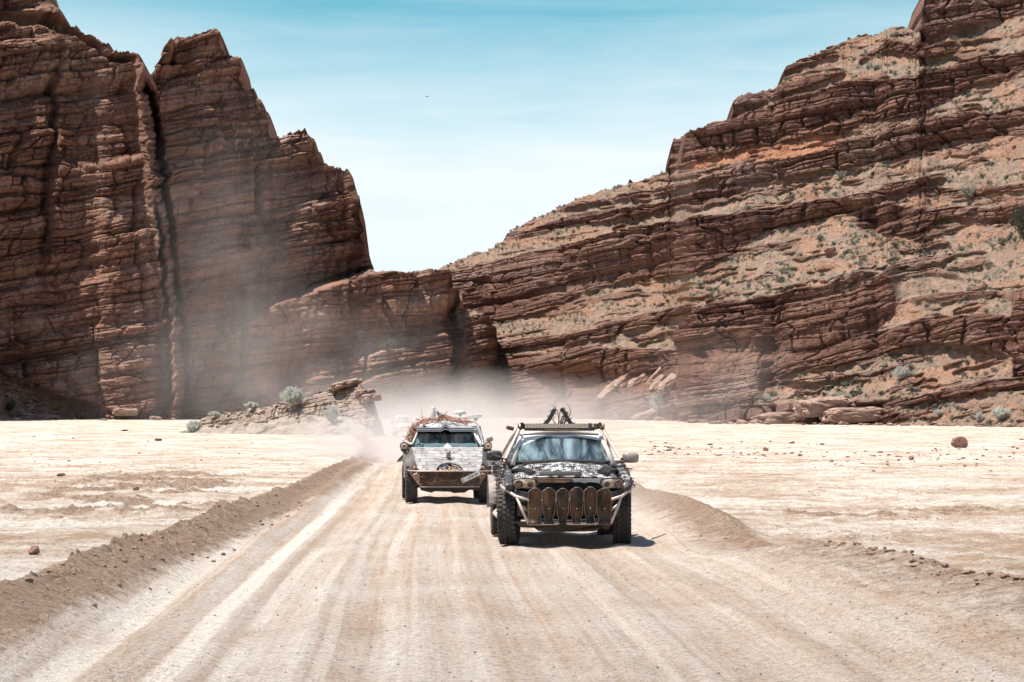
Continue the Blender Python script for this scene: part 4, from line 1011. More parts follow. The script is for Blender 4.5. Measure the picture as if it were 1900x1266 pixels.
# cabin: windscreen frame, chevron strips, peaked armoured roof
zb2, zt2 = 1.235, 1.545
for s_, xb_, xt_ in ((-1, .80, .655), (1, .755, .60)):
    for pp, r_ in (([(s_*xb_, .42, zb2-.02), (s_*xt_, .88, zt2)], .022), ([(s_*(xb_+.05), 1.7, 1.1), (s_*(xt_+.06), 1.7, 1.62)], .03), ([(s_*(xb_+.05), 3.4, 1.1), (s_*(xt_+.03), 3.2, 1.6)], .03)):
        MB().tube(pp, r_, 8).build('pillar', 'white_paint', T2, smooth=True)
MB().plate([(-.79, .43, zb2-.02), (.745, .43, zb2-.02), (.60, .87, zt2), (-.655, .87, zt2)], .008, Vector((0, -.6, .8))).build('windscreen', 'dark_glass', T2)
def chev(z, th, m, nm, y=.845, p=.085, w_=.105):
    cx_ = -.03
    b = MB(); top = [(-.685, z), (cx_-w_, z), (cx_, z+p), (cx_+w_, z), (.625, z)]
    bot = [(x, zz-th) for x, zz in top[::-1]]
    b.prism(top+bot, frame3((0, y, 0), (1, 0, 0), (0, 0, 1)), .02); return b.build(nm, m, T2)
chev(1.645, .10, 'black_plastic', 'visor', .86, .09)
chev(1.644, .015, 'strip_white', 'visor_strip', .838, .09); chev(1.606, .015, 'strip_white', 'visor_strip', .832, .085); chev(1.566, .010, 'strip_white', 'visor_strip', .826, .05)
MB().plate([(-.03-.075, .822, 1.585), (-.03+.075, .822, 1.585), (-.03, .822, 1.632)], .01, OUT).build('visor_triangle', 'rust_dark', T2)
def roof2(u, v):
    x = u*2-1; zpk = .115*(1-abs(x+.0)/.72 if abs(x) < .72 else 0)*min(1, v*4)
    return (-.03+x*.665, .86+v*.30 if v < .5 else 1.01+(v-.5)*5.0, 1.63+.055*min(1, v*4)*(1-abs(x)**6)+zpk)
MB().surf(roof2, 40, 12, (0, 0, -.03)).build('roof', 'roof_armour', T2)
b = MB(); b.tube([(-.03-.50, 1.02, 1.70), (-.03, 1.0, 1.815), (-.03+.50, 1.02, 1.72)], .008, 6); b.build('roof_edge', 'rust_dark', T2)
b = MB(); b.box((-.50, .90, 1.672), (.075, .05, .022)); b.build('roof_vent', 'void', T2)
MB().surf(lambda u, v: (-.72+1.40*u, .50+v*.35, 1.215+.075*math.sin(v*1.5)+.006*math.sin(u*23)), 30, 6, (0, 0, -.02)).build('reflection_band', 'reflection_band', T2)  # added sheet standing in for the pale reflection low in the windscreen
MB().plate([(-.74, .52, 1.23), (-.60, .60, 1.31), (-.68, .78, 1.44)], .01).build('reflection_corner', 'reflection_band', T2)  # added corner piece of the same painted reflection
b = MB()
for xx_ in (-.36, .32): b.box((xx_, 1.35, 1.15), (.46, .14, .6), (R(-8), 0, 0)); b.box((xx_, 1.40, 1.47), (.24, .1, .16))
b.build('seats', 'seat_fabric', T2, bevel=.04)
b = MB(); b.tube([(.33+.18*math.cos(2*math.pi*k/24), 1.0, 1.33+.17*math.sin(2*math.pi*k/24)) for k in range(25)], .014, 6, False); b.build('steering_wheel', 'wood_dark', T2)
for s_ in (-1, 1):
    MB().plate([(s_*.80, .50, 1.16), (s_*.88, 1.65, 1.12), (s_*.70, 1.65, 1.62), (s_*.65, .92, 1.56)], .01).build('side_window', 'side_glass', T2)
    MB().plate([(s_*.88, 1.72, 1.12), (s_*.88, 3.35, 1.12), (s_*.69, 3.15, 1.62), (s_*.70, 1.72, 1.62)], .02).build('rear_quarter', 'side_armour', T2)
MB().plate([(-.85, 3.42, .55), (.85, 3.42, .55), (.70, 3.2, 1.65), (-.70, 3.2, 1.65)], .03).build('tailgate', 'side_armour', T2)
b = MB()
b.box((0, 1.5, .50), (1.5, 4.0, .14)); b.box((0, -.1, .5), (1.2, .9, .2)); b.tube([(-.8, 0, .38), (.8, 0, .38)], .045); b.ball((-.3, -.02, .36), .12, 8); b.box((.05, -.55, .35), (1.0, .12, .05)); b.plate([(-.66, -.40, .37), (-.60, -.40, .27), (-.38, -.38, .22), (-.30, -.38, .25), (.05, -.38, .24), (.10, -.38, .21), (.35, -.38, .22), (.45, -.38, .28), (.68, -.40, .27), (.70, -.40, .37)], .03, OUT); b.tube([(-.8, 2.8, .38), (.8, 2.8, .38)], .05); b.ball((0, 2.8, .4), .14, 8)
b.box((0, 3.3, .7), (1.6, .04, .5)); b.box((0, 2.8, .34), (1.25, .3, .2)); b.box((0, 1.2, .38), (1.3, 1.1, .14)); b.box((0, 3.5, .40), (1.5, .2, .32)); b.build('chassis', 'black_metal', T2)
for (x, z) in ((-.55, 1.235), (-.60, 1.225), (.60, 1.235), (.655, 1.225)): MB().box((x, .36, z), (.03, .03, .03 if abs(x) > .58 else .07)).build('hood_pin', 'black_metal' if x < 0 else 'chrome', T2)
for s_, x in ((-1, -.965), (1, .895)):
    b = MB(); Mx = Matrix.Translation((x, .30, 1.235)) @ Euler((0, 0, -math.pi/2)).to_matrix().to_4x4()
    b.lathe([(-.13, .02), (-.12, .06), (-.02, .088), (.03, .094), (.035, .085), (.02, .08)], 24, Mx); b.tube([(x, .34, 1.17), (x-s_*.02, .38, 1.08), (x-s_*.12, .40, 1.02)], .025, 8); b.tube([(x, .36, 1.24), (s_*.78, .42, 1.24)], .03, 8)
    hl = b.build('headlight', 'black_metal', T2, smooth=True)
    MB().lathe([(.045, 0), (.04, .04), (.02, .082)], 24, Mx).build('lens', 'dusty_lens', hl, smooth=True)
    MB().lathe([(.052, 0), (.05, .028), (.04, .03)], 18, Mx).build('reflector', 'lens_inner', hl)
    MB().plate([(x-.09, .25, 1.165), (x+.09, .25, 1.165), (x+.04, .27, 1.10), (x-.04, .27, 1.10)], .03, OUT).build('lamp_bracket', 'black_metal', hl)
MB().plate([(-.94, 2.5, .86), (-1.10, 2.45, .83), (-1.08, 2.5, .88), (-.98, 2.6, .98), (-.94, 2.7, 1.0)], .03, OUT).build('mud_flap', 'black_plastic', T2)
MB().plate([(-.985, .95, 1.345), (-.80, .80, 1.26), (-.78, .85, 1.30), (-.98, 1.7, 1.40)], .02).build('side_shelf', 'white_paint', T2)
b = MB(); b.tube([(-.56, 1.3, 1.7), (-.56, 1.32, 2.12)], [.004, .002], 5); b.build('aerial', 'black_metal', T2)
# sticks
b = MB(); rs = random.Random(21)
def stick(b, p, d, l, r):
    d = Vector(d).normalized(); q = [Vector(p)-d*l/2]
    for i in range(3): q.append(q[-1]+(d+Vector((rs.uniform(-.25, .25), rs.uniform(-.2, .2), rs.uniform(-.15, .25)))).normalized()*l/3)
    b.tube(q, [r*.8, r, r*.8, r*.4], 5)
for k in range(150):
    x = rs.uniform(-.62, .56); f = 1-abs(x)/.9
    z = 1.74+.09*max(0, 1-abs(x)/.6)+rs.uniform(-.02, .06)*(1 if x < .15 else .3)
    stick(b, (x, rs.uniform(1.15, 2.6), z), (rs.uniform(-1, 1), rs.uniform(-.8, .8), rs.uniform(-.15, .3)), rs.uniform(.10, .36), rs.uniform(.006, .014))
for k in range(95):
    t_ = rs.random(); x = -.66-.22*t_+rs.uniform(-.05, .05); z = 1.70-.36*t_+rs.uniform(-.05, .05)
    stick(b, (x, rs.uniform(.9, 1.6), z), (rs.uniform(-.7, .7), rs.uniform(-.8, .8), rs.uniform(-.8, .8)), rs.uniform(.10, .28), rs.uniform(.006, .013))
fw = b.build('firewood_pile', 'orange_stick'); fw.location = T2.location; fw.rotation_euler = T2.rotation_euler
tag(fw, 'loose pile of orange-brown sticks heaped on the wagon roof and down its side', 'firewood', kind=None)
b = MB()
for k in range(14): stick(b, (rs.uniform(-.2, .1), 1.5, 1.88+rs.uniform(0, .08)), (rs.uniform(-1, 1), rs.uniform(-.6, .6), rs.uniform(0, .9)), rs.uniform(.15, .32), .007)
kb = b.build('kindling', 'wood_dark'); kb.location = T2.location; kb.rotation_euler = T2.rotation_euler
tag(kb, 'few grey twigs on top of the orange sticks, centre of the wagon roof', 'twigs')

# ------------------------------------------------------------------ cars behind: white estate and a van far off in the dust
def estate(name, loc, rz, label, w_=1.78, h=1.78, m='white_paint', rack=True, gl='hazy_glass'):
    T = empty(name, loc, rz, label, 'car'); hw = w_/2
    for (x, y) in ((-hw+.13, 0), (hw-.13, 0), (-hw+.13, 2.7), (hw-.13, 2.7)): tyre_wheel(T, x, y, .38, .22, 0, 20)
    b = MB()
    def body(u, v):
        y = -.75+v*4.3; x = (u*2-1); e = .45
        a = math.pi*u
        cx_ = -math.copysign(abs(math.cos(a))**e, math.cos(a)); sz = abs(math.sin(a))**e
        k = min(1, (v+.02)*18)**.5*min(1, (1.02-v)*18)**.5
        top = 1.02+.10*min(1, v*4)
        return (cx_*hw*(.90+.10*k), y, .42+(top-.42)*sz*(.85+.15*k))
    b.surf(body, 28, 30, None); b.plate([body(k/14, 0) for k in range(15)], .01, OUT); b.plate([body(k/14, 1) for k in range(15)], .01, OUT)
    b.build('body', m, T, smooth=True)
    b = MB()
    def cabf(u, v):
        a = math.pi*u; e = .38; cx_ = -math.copysign(abs(math.cos(a))**e, math.cos(a)); sz = abs(math.sin(a))**e
        y = (.75, 1.25, 1.5, 3.2, 3.45)[int(round(v*4))]; tp = (1.10, h-.07, h, h-.01, 1.2)[int(round(v*4))]
        kx = .97-.17*(sz)
        return (cx_*hw*kx, y, 1.05+(tp-1.05)*sz)
    b.surf(cabf, 28, 4); b.build('cabin', m, T, smooth=False)
    MB().plate([(-hw*.84, .72, 1.14), (hw*.84, .72, 1.14), (hw*.70, 1.16, h-.17), (-hw*.70, 1.16, h-.17)], .01, Vector((0, -.8, .6))).build('windscreen', gl, T)
    for s_ in (-1, 1):
        MB().plate([(s_*hw*.955, 1.0, 1.13), (s_*hw*.96, 3.2, 1.13), (s_*hw*.84, 3.1, h-.18), (s_*hw*.84, 1.5, h-.18)], .01, Vector((s_, 0, .3)).normalized()).build('side_window', 'side_glass', T)
        MB().ball((s_*hw*.68, -.76, .80), .10, 8, (1.2, .4, .9)).build('headlight', 'dusty_lens', T, smooth=True)
        mo = MB().ball((s_*(hw+.12), .85, 1.20), .11, 8, (1.0, .5, .85)).build('door_mirror', 'grey_paint', T, smooth=True)
        MB().tube([(s_*hw*.9, .9, 1.13), (s_*(hw+.1), .86, 1.17)], .02, 6).build('mirror_arm', 'black_plastic', mo)
    MB().box((0, -.79, .80), (w_*.42, .03, .15)).build('grille', 'black_plastic', T, bevel=.01); MB().box((0, -.83, .52), (w_*.95, .12, .18)).build('bumper', 'grey_paint', T, bevel=.03)
    MB().box((0, 1.4, .45), (w_*.85, 3.9, .14)).build('chassis', 'black_metal', T)
    if rack:
        b = MB()
        for s_ in (-1, 1): b.tube([(s_*hw*.72, 1.4, h+.07), (s_*hw*.72, 3.1, h+.07)], .025, 6)
        for k in range(4): b.tube([(-hw*.8, 1.4+k*.55, h+.09), (hw*.8, 1.4+k*.55, h+.09)], .03, 6); b.box((-hw*.7, 1.4+k*.55, h+.03), (.04, .04, .1)); b.box((hw*.7, 1.4+k*.55, h+.03), (.04, .04, .1))
        b.build('roof_rack', 'white_paint', T)
    return T
T3 = estate('white_estate', (-1.66, 74.5, gz(-1.66, 74.5)), R(3), 'dusty white estate half hidden behind the armoured wagon, rack and mushroom vent on its roof')
b = MB(); b.lathe([(.20, 0), (.19, .10), (.13, .18), (.07, .20), (.06, .17), (.05, .04), (-.08, .04)], 20, Matrix.Translation((.12, 1.9, 1.92)) @ Euler((0, -math.pi/2, 0)).to_matrix().to_4x4()); b.build('roof_dome', 'white_paint', T3, smooth=True)
b = MB(); b.box((.45, 1.5, 1.90), (.66, .2, .075), (0, R(-5), 0)); b.build('roof_board', 'white_paint', T3, bevel=.015)
b = MB(); b.lathe([(-.1, .10), (0, .095), (.15, .085), (.30, .062), (.36, .05), (.37, 0)], 16, Matrix.Translation((-.72, 2.3, 1.86)) @ Euler((0, -math.pi/2, 0)).to_matrix().to_4x4()); cn = b.build('roof_fin', 'white_paint', T3, smooth=True)
b = MB(); b.surf(lambda u, v: (-.82+.15*v*(0.4)+(.0), 2.3+.3*u, 1.86+.30*v*(1-.3*u)), 4, 4, (.02, 0, 0)); b.build('roof_fin', 'white_paint', T3)
estate('white_van', (-8.25, 185, gz(-8.25, 185)), R(5), 'pale van far down the track, nearly lost in the dust cloud', w_=1.55, h=1.75, rack=True)

# ------------------------------------------------------------------ rock knoll left of the track
kx = np.linspace(300, 730, 520); top_k = poly([(300, 815), (345, 800), (358, 792), (372, 778), (430, 768), (470, 757), (520, 748), (556, 744), (590, 728), (620, 718), (640, 710), (662, 708), (668, 724), (680, 732), (690, 748), (698, 775), (706, 800), (730, 815)])
nr_ = 330; tt = np.linspace(0, 1, nr_)[:, None]
KX = np.broadcast_to(kx, (nr_, 520)).copy(); tk = top_k(kx)+5*fbm(kx/16, kx*0, 301, 4); KY = 818+tt*(tk-818)
KD = np.zeros_like(KX); KD[0] = np.interp(kx, [300, 500, 676, 694, 712, 730], [204, 192, 186, 187, 194, 215])
bm_ = lambda x, y: ss(-3, 3, (786-(x-400)*.16+18*ss(600, 690, x)*0)-y)*0+ss(3, -3, y-np.interp(x, [300, 400, 560, 640, 690, 730], [793, 790, 775, 768, 800, 812]))
km = bm_(KX+6*fbm(KX/25, KY/20, 311, 3), KY+14*fbm(KX/22, KY/12, 312, 5, .6))*ss(.30, .45, vn(KX/9, KY/4.5, 313)+.35*vn(KX/3, KY/2, 314))
ck = 1.9*bm_(KX, KY)+2.8*(1-bm_(KX, KY))
for r in range(1, nr_): KD[r] = KD[r-1]+ck[r]*KD[r-1]/F*(KY[r-1]-KY[r])
KS = ((HZ-KY)-.16*(KX-CX))*.042; KL = KX*.045
kd = .75*blocks(KL, KS, .9, 2.4, 321)+.55*blocks(KL, KS, .38, 1.3, 322)+.3*blocks(KL, KS, .17, .6, 323)+1.2*fbm(KL/2, KS/1.4, 324, 5, .6)-.3
kk = km*kd*.62+(1-km)*(.06*fbm(KL/.8, KS/.4, 325, 4))
Xk, Yk, Zk = P(KX, KY, KD); Xk = Xk+.3*kk; Yk = Yk-.95*kk; Zk = Zk+.12*kk
rows = [(2.5, -.1), (6, -.8), (10, -3.5)]
Xk = np.vstack([Xk]+[Xk[-1]]*3); Zk = np.vstack([Zk]+[np.maximum(Zk[nr_-1]+dz, -1) for _, dz in rows]); Yk = np.vstack([Yk]+[Yk[nr_-1]+dy for dy, _ in rows])
p3 = lambda A: np.vstack([A]+[A[-1]]*3)
M_knoll = rock_material('knoll_rock', (.34, .235, .175), (.50, .38, .30), (.56, .45, .37), (.50, .42, .34), (.47, .375, .295))
tag(grid_mesh('rock_knoll', Xk, Yk, Zk, {'strata': p3(KS*3), 'rock': p3(km), 'along': p3(KL), 'red': p3(KL*0)}, M_knoll), kind='structure')

# ------------------------------------------------------------------ stones
simple('stone_brown', (.17, .085, .058), (.28, .16, .11), 2.2, .9, .1, bumpd=.03)
simple('stone_pale', (.42, .31, .24), (.56, .44, .35), 2.2, .9, .1, bumpd=.03)
simple('stone_mid', (.20, .12, .085), (.37, .25, .19), 1.2, .9, .1, bumpd=.06)
simple('clod_soil', (.20, .12, .08), (.32, .21, .15), 6, .95, .05, bumpd=.02)
def rock_mesh(name, seed, m, flat=.75, sub=3, cuts=9):
    bm = bmesh.new(); bmesh.ops.create_icosphere(bm, subdivisions=sub, radius=1); r_ = random.Random(seed)
    pl_ = [(Vector((r_.gauss(0, 1), r_.gauss(0, 1), r_.gauss(0, .8))).normalized(), r_.uniform(.55, .85)) for _ in range(cuts)]
    from mathutils import noise as mn
    for v in bm.verts:
        p = v.co.copy()
        for n_, d in pl_:
            k = p.dot(n_)
            if k > d: p -= n_*(k-d)
        p += p.normalized()*.10*mn.noise(p*2.5+Vector((seed, 0, 0)))
        v.co = Vector((p.x, p.y, p.z*flat))
    me = bpy.data.meshes.new(name); bm.to_mesh(me); bm.free(); me.materials.append(MATS[m]); return me
def put(me, name, x, y, sc, rot=None, label=None, cat=None, group=None, sink=.3, z=None):
    o = bpy.data.objects.new(name, me); C.objects.link(o)
    s3 = sc if hasattr(sc, '__len__') else (sc, sc, sc)
    o.location = (x, y, (gz(x, y) if z is None else z)+s3[2]*(.6-sink)); o.scale = s3; o.rotation_euler = rot or (0, 0, rnd.uniform(0, 6.28))
    return tag(o, label, cat, group)
def at_ground(px, py):
    y = CAMH*F/max(py-HZ, 3)
    for _ in range(30):
        x = (px-CX)/F*y; z = gz(x, y); y = .6*y+.4*(CAMH-z)*F/max(py-HZ, 3)
    return (px-CX)/F*y, y
RM = [rock_mesh('stone_%s' % c, i+3, 'stone_brown') for i, c in enumerate(('round', 'wedge', 'slab', 'block', 'knob'))]
RM2 = [rock_mesh('pale_block_%s' % c, i+83, 'stone_mid', .9, 3, 7) for i, c in enumerate(('square', 'split'))]
CL = [rock_mesh('clod_%s' % c, i+40, 'clod_soil', .8, 2) for i, c in enumerate(('lumpy', 'split', 'crumb', 'heap'))]
def slab_mesh(name, seed, m):
    from mathutils import noise as mn
    bm = bmesh.new(); bmesh.ops.create_cube(bm, size=2); bmesh.ops.subdivide_edges(bm, edges=bm.edges[:], cuts=14, use_grid_fill=True)
    for v in bm.verts:
        p = v.co.copy(); q = p+Vector((seed*3.1, 0, 0))
        taper = 1-.25*max(0, p.x)**2; r_ = max(abs(p.x), abs(p.y), abs(p.z)); k = (abs(p.x)**6+abs(p.y)**6+abs(p.z)**6)**(1/6.)
        p = p/k*1.0; p.y *= taper; p.z *= .85+.2*mn.noise(Vector((q.x*.9, q.y*.9, 0)))
        st = math.floor(p.z*2.3)*.18; p.x *= 1-.10*abs(st); n_ = .16*mn.noise(q*1.6)+.08*mn.noise(q*4.5)+.04*mn.noise(q*11)
        v.co = p*(1+n_)
    me = bpy.data.meshes.new(name); bm.to_mesh(me); bm.free(); me.materials.append(MATS[m]); return me
SB = [slab_mesh('slab_%s' % c, i+5, 'stone_mid') for i, c in enumerate(('long', 'broken', 'thick'))]
PL = [rock_mesh('pale_stone_%s' % c, i+60, 'stone_mid', .62, 3, 16) for i, c in enumerate(('flat', 'thick', 'broad'))]
for (px, py, wpx, hpx, lab, mi) in (
    (1780, 831, 29, 23, 'large round brown boulder alone on the pale flat at the right', 0),
    (1420, 837, 14, 8, 'square brown block on the flat right of the pickup', 3),
    (1468, 824, 12, 5, 'low dark slab lying on the flat beyond the square brown block', 2),
    (66, 1029, 27, 18, 'dark angular rock in front of the left bank, bottom left', 1),
    (254, 913, 13, 10, 'small upright dark stone on the left flat beside the churned earth', 4),
    (294, 818, 16, 6, 'flat dark stone on the left flat below the rock knoll', 2),
    (232, 800, 14, 4, 'thin low stone on the left flat nearest the tall dark cliff', 2),
    (115, 884, 18, 7, 'low brown stone at the back of the churned earth, far left', 4),
    (1690, 852, 14, 8, 'brown stone at the head of the stony patch, below and left of the big boulder', 1),
    (590, 914, 0, 0, '', 0)):
    if not wpx: continue
    x, y = at_ground(px, py); s_ = wpx/F*y/2
    put(RM[mi], 'boulder' if wpx > 20 else 'stone', x, y, (s_*1.1, s_*1.0, max(s_*.4, hpx/F*y/1.35)), (0, 0, mi*1.3), lab, 'boulder' if wpx > 20 else 'stone', sink=.05)
rs = random.Random(77)
for i in range(220):
    px = rs.uniform(1190, 1900) if i < 185 else rs.uniform(20, 560)
    py = (rs.gauss(848, 11) if px > 1500 else rs.gauss(838, 9)) if i < 185 else rs.uniform(800, 900)
    if py < 803: continue
    x, y = at_ground(px, py); s_ = rs.uniform(1.3, 4.2)*(1.5 if rs.random() < .1 else 1)/F*y
    put(RM[i % 5], 'stone', x, y, (s_, s_*rs.uniform(.7, 1.2), s_*rs.uniform(.5, .8)), None,
        'small loose brown stone scattered on the pale flat right of the pickup' if i < 185 else 'small loose brown stone scattered on the pale flat left of the bank', 'stone',
        'loose stones on the right flat' if i < 185 else 'loose stones on the left flat', sink=.25)
# clods along both banks
for i in range(170):
    y = rs.uniform(20.5, 31) if i < 110 else rs.uniform(22, 50)
    if i < 110:
        if 29.8 < y: continue
        x = float(RI(y))+rs.gauss(0, .16); lab, gp = 'crumbly brown earth clod along the crest of the right bank', 'clods on the right bank'
    else:
        x = float(LE(y))+rs.uniform(-.3, .9); lab, gp = 'crumbly brown earth clod on the slope of the left bank', 'clods on the left bank'
    s_ = rs.uniform(.018, .055)*(1.0 if i < 110 else .9)
    put(CL[i % 4], 'clod', x, y, (s_, s_*rs.uniform(.7, 1.2), s_*rs.uniform(.6, .9)), None, lab, 'clod', gp, sink=.2)
# loose gravel over road and flats, far too many to count
gv = MB(); vs = []; fs = []
ri = np.random.RandomState(4); n_ = 20000
gy = 13+ri.rand(n_)**1.9*95; gx = (ri.rand(n_)*2-1)*.235*gy; ghz, _, gon, gbk, _, _ = ground_h(gx, gy)
keep = ri.rand(n_) < np.where(gon > .5, .55, 1.0); gx, gy, ghz, gbk = gx[keep], gy[keep], ghz[keep], gbk[keep]
gs = (.0024+.007*ri.rand(len(gx))**6)*(1+gy/45)*(1+.8*gbk)
octa = np.array([(1, 0, 0), (0, 1, 0), (-1, 0, 0), (0, -1, 0), (0, 0, .8), (0, 0, -.5)]); ofs = np.array([(0, 1, 4), (1, 2, 4), (2, 3, 4), (3, 0, 4), (1, 0, 5), (2, 1, 5), (3, 2, 5), (0, 3, 5)])
an = ri.rand(len(gx))*6.28; jit = .6+.8*ri.rand(len(gx), 6, 3)
ov = octa[None]*jit; oc = np.stack([ov[..., 0]*np.cos(an)[:, None]-ov[..., 1]*np.sin(an)[:, None], ov[..., 0]*np.sin(an)[:, None]+ov[..., 1]*np.cos(an)[:, None], ov[..., 2]], -1)
vv = oc*gs[:, None, None]+np.stack([gx, gy, ghz+gs*.35], -1)[:, None]
me = bpy.data.meshes.new('gravel'); nv = len(gx)*6; me.vertices.add(nv); me.vertices.foreach_set('co', vv.reshape(-1).astype(np.float32))
ff = (ofs[None]+np.arange(len(gx))[:, None, None]*6).reshape(-1, 3); me.loops.add(ff.size); me.loops.foreach_set('vertex_index', ff.reshape(-1).astype(np.int32)); me.polygons.add(len(ff))
me.polygons.foreach_set('loop_start', np.arange(0, ff.size, 3, dtype=np.int32)); me.polygons.foreach_set('loop_total', np.full(len(ff), 3, np.int32)); me.update(calc_edges=True); me.materials.append(simple('gravel_stone', (.20, .13, .09), (.36, .28, .21), 6, .95))
go = bpy.data.objects.new('gravel', me); C.objects.link(go); tag(go, 'fine loose gravel strewn over the dirt road and flats', 'gravel', kind='stuff')

# ------------------------------------------------------------------ shrubs
def leafmat(name, a, b_):
    m, t, b = newmat(name); p = pos(t)
    c = mix(t, noise(t, p, 3.5, 3, .6), a, b_); c = mix(t, 1., c, ramp(t, noise(t, p, 14, 2, .6), [(.3, .6), (.7, 1.4)]), 'MULTIPLY'); setc(t, b, c, .85, .1); tl = nd(t, 'ShaderNodeBsdfTranslucent', {0: c}); t.links.new(nd(t, 'ShaderNodeMixShader', {0: .4, 1: b.outputs[0], 2: tl.outputs[0]}).outputs[0], [q for q in t.nodes if q.type == 'OUTPUT_MATERIAL'][0].inputs[0]); return m
leafmat('grey_leaf', (.20, .215, .175), (.34, .35, .29)); leafmat('sage_leaf', (.42, .43, .37), (.68, .68, .60)); leafmat('scrub_leaf', (.13, .145, .10), (.27, .27, .20)); leafmat('dark_leaf', (.055, .07, .045), (.12, .13, .085))
simple('stem_bark', (.16, .11, .08), (.28, .2, .15), 9, .9)
def shrub_mesh(seed, nl, stems, m, lean=0., sz=.035):
    r_ = random.Random(seed); b = MB(); tips = []
    for k in range(stems):
        a = r_.uniform(0, 6.28); e = r_.uniform(.15, 1.35); d = Vector((math.cos(a)*math.sin(e)+lean, math.sin(a)*math.sin(e), math.cos(e)+.1)).normalized(); p = Vector((0, 0, 0)); pts = [p]
        l = r_.uniform(.7, 1.05)
        for i in range(4): d = (d+Vector((r_.uniform(-.2, .2), r_.uniform(-.2, .2), r_.uniform(-.05, .18)))).normalized(); p = p+d*l/4; pts.append(p)
        b.tube(pts, [.02, .014, .010, .007, .004], 4); tips += [(pts[q], pts[q+1]) for q in (1, 2, 3, 3)]
    vs = []; fs = []
    for k in range(nl):
        p0, p1 = r_.choice(tips); p = p0.lerp(p1, r_.random()*1.15)+Vector((r_.gauss(0, .055), r_.gauss(0, .055), r_.gauss(0, .05))); p.z = max(p.z, .01)
        d = Vector((r_.gauss(0, 1), r_.gauss(0, 1), r_.gauss(.6, 1))).normalized(); c = d.orthogonal().normalized()*sz*.28; L2 = d*sz*r_.uniform(.6, 1.5)
        o = len(vs); vs += [p-c, p+c, p+L2]; fs.append((o, o+1, o+2))
    me = bpy.data.meshes.new('shrub_foliage'); me.from_pydata([tuple(v) for v in vs], [], fs); me.materials.append(MATS[m])
    ms = bpy.data.meshes.new('shrub_stems'); ms.from_pydata(b.v, [], b.f); ms.materials.append(MATS['stem_bark'])
    return me, ms
def shrub(ms, x, y, z, sx, sz_, label, group=None, name='shrub', parts=True, rz=None):
    o = bpy.data.objects.new(name, None); C.objects.link(o); o.location = (x, y, z); o.scale = (sx, sx, sz_); o.rotation_euler = (0, 0, rnd.uniform(0, 6) if rz is None else rz)
    tag(o, label, 'shrub', group)
    for nm, me in (('foliage', ms[0]), ('stems', ms[1])):
        c = bpy.data.objects.new(nm, me); C.objects.link(c); c.parent = o
    return o
SG = [shrub_mesh(1, 6500, 70, 'sage_leaf', sz=.085), shrub_mesh(2, 5200, 54, 'sage_leaf', .15, .09)]
SC = [shrub_mesh(5, 900, 16, 'scrub_leaf', sz=.12), shrub_mesh(6, 700, 14, 'scrub_leaf', sz=.13), shrub_mesh(7, 900, 16, 'grey_leaf', sz=.12), shrub_mesh(8, 800, 14, 'dark_leaf', sz=.12)]
def surf_at(Xa, Ya, Za, PXa, PYa, px, py):
    i = np.unravel_index(np.argmin((PXa[::3, ::3]-px)**2+(PYa[::3, ::3]-py)**2), PXa[::3, ::3].shape); i = (i[0]*3, i[1]*3); return Xa[i], Ya[i], Za[i]
def kn(px, py): return surf_at(Xk[:nr_], Yk[:nr_], Zk[:nr_], KX, KY, px, py)
def hs(px, py): return surf_at(GR['X'], GR['Y'], GR['Z'], GR['PX'], GR['PY'], px, py)
for (px, py, wpx, hpx, src, lab, mi) in (
    (541, 757, 56, 34, 'k', 'big silver-grey bush on a short bare trunk on the rock knoll', 0),
    (361, 797, 38, 26, 'g', 'silver-grey bush at the low left foot of the rock knoll', 0),
    (617, 781, 40, 30, 'k', 'silver-grey bush on the slope under the knoll summit', 1),
    (466, 757, 32, 12, 'k', 'low grey bush on the skyline ridge of the rock knoll', 1),
    (396, 773, 26, 10, 'k', 'smallest faint grey bush on the left shoulder of the rock knoll', 1),
    (1228, 768, 62, 50, 'h', 'blue-grey bush in the hollow left of the red rock buttress', 1),
    (1853, 776, 40, 24, 'h', 'blue-grey bush at the cliff foot near the right edge', 0),
    (1816, 776, 18, 14, 'h', 'small grey bush just left of the blue-grey cliff-foot bush', 1),
    (1740, 768, 24, 12, 'h', 'small pale bush at the cliff foot above the boulder flat', 1),
    (1672, 700, 42, 24, 'h', 'grey bush on the lower right slope above the thin ledge', 0),
    (1894, 440, 60, 60, 'h', 'dark green bush high at the right edge of the slope', 3),
    (1795, 372, 50, 30, 'h', 'broad grey bush on the upper right slope under the ledges', 2),
    (1560, 335, 34, 20, 'h', 'grey bush in the hollow under the upper cliff band', 2),
    (705, 655, 60, 22, 'l', 'dull green bush on the ledge of the middle cliff', 3),
    (22, 765, 34, 22, 'l', 'dark shrub on the shaded rubble at the left edge', 3)):
    if src == 'k': x, y, z = kn(px, py); y -= .6
    elif src == 'h': x, y, z = hs(px, py); y -= .8; z = z-.1
    elif src == 'l': x, y, z = surf_at(_L['X'], _L['Y'], _L['Z'], _L['PX'], _L['PY'], px, py); y -= .6
    else: x, y = at_ground(px, py+6); z = gz(x, y); y = max(y, 150)
    k = y/F
    if src == 'g': x = (px-CX)*k; z = gz(x, y)-.05
    o = shrub((SG+[SC[2], SC[3]])[mi], x, y, z-.05, wpx*k/1.9, hpx*k/1.05, lab)
    if px == 541:
        o.location.z += .3; st = MB(); st.tube([(-.5, 0, -.95), (-.35, 0, -.5), (-.1, 0, .0), (.0, 0, .3)], [.09, .07, .06, .03], 8); q = st.build('trunk', 'stem_bark', o)
        q.scale = (1/o.scale[0], 1/o.scale[0], 1/o.scale[2]); o.location.x += .1
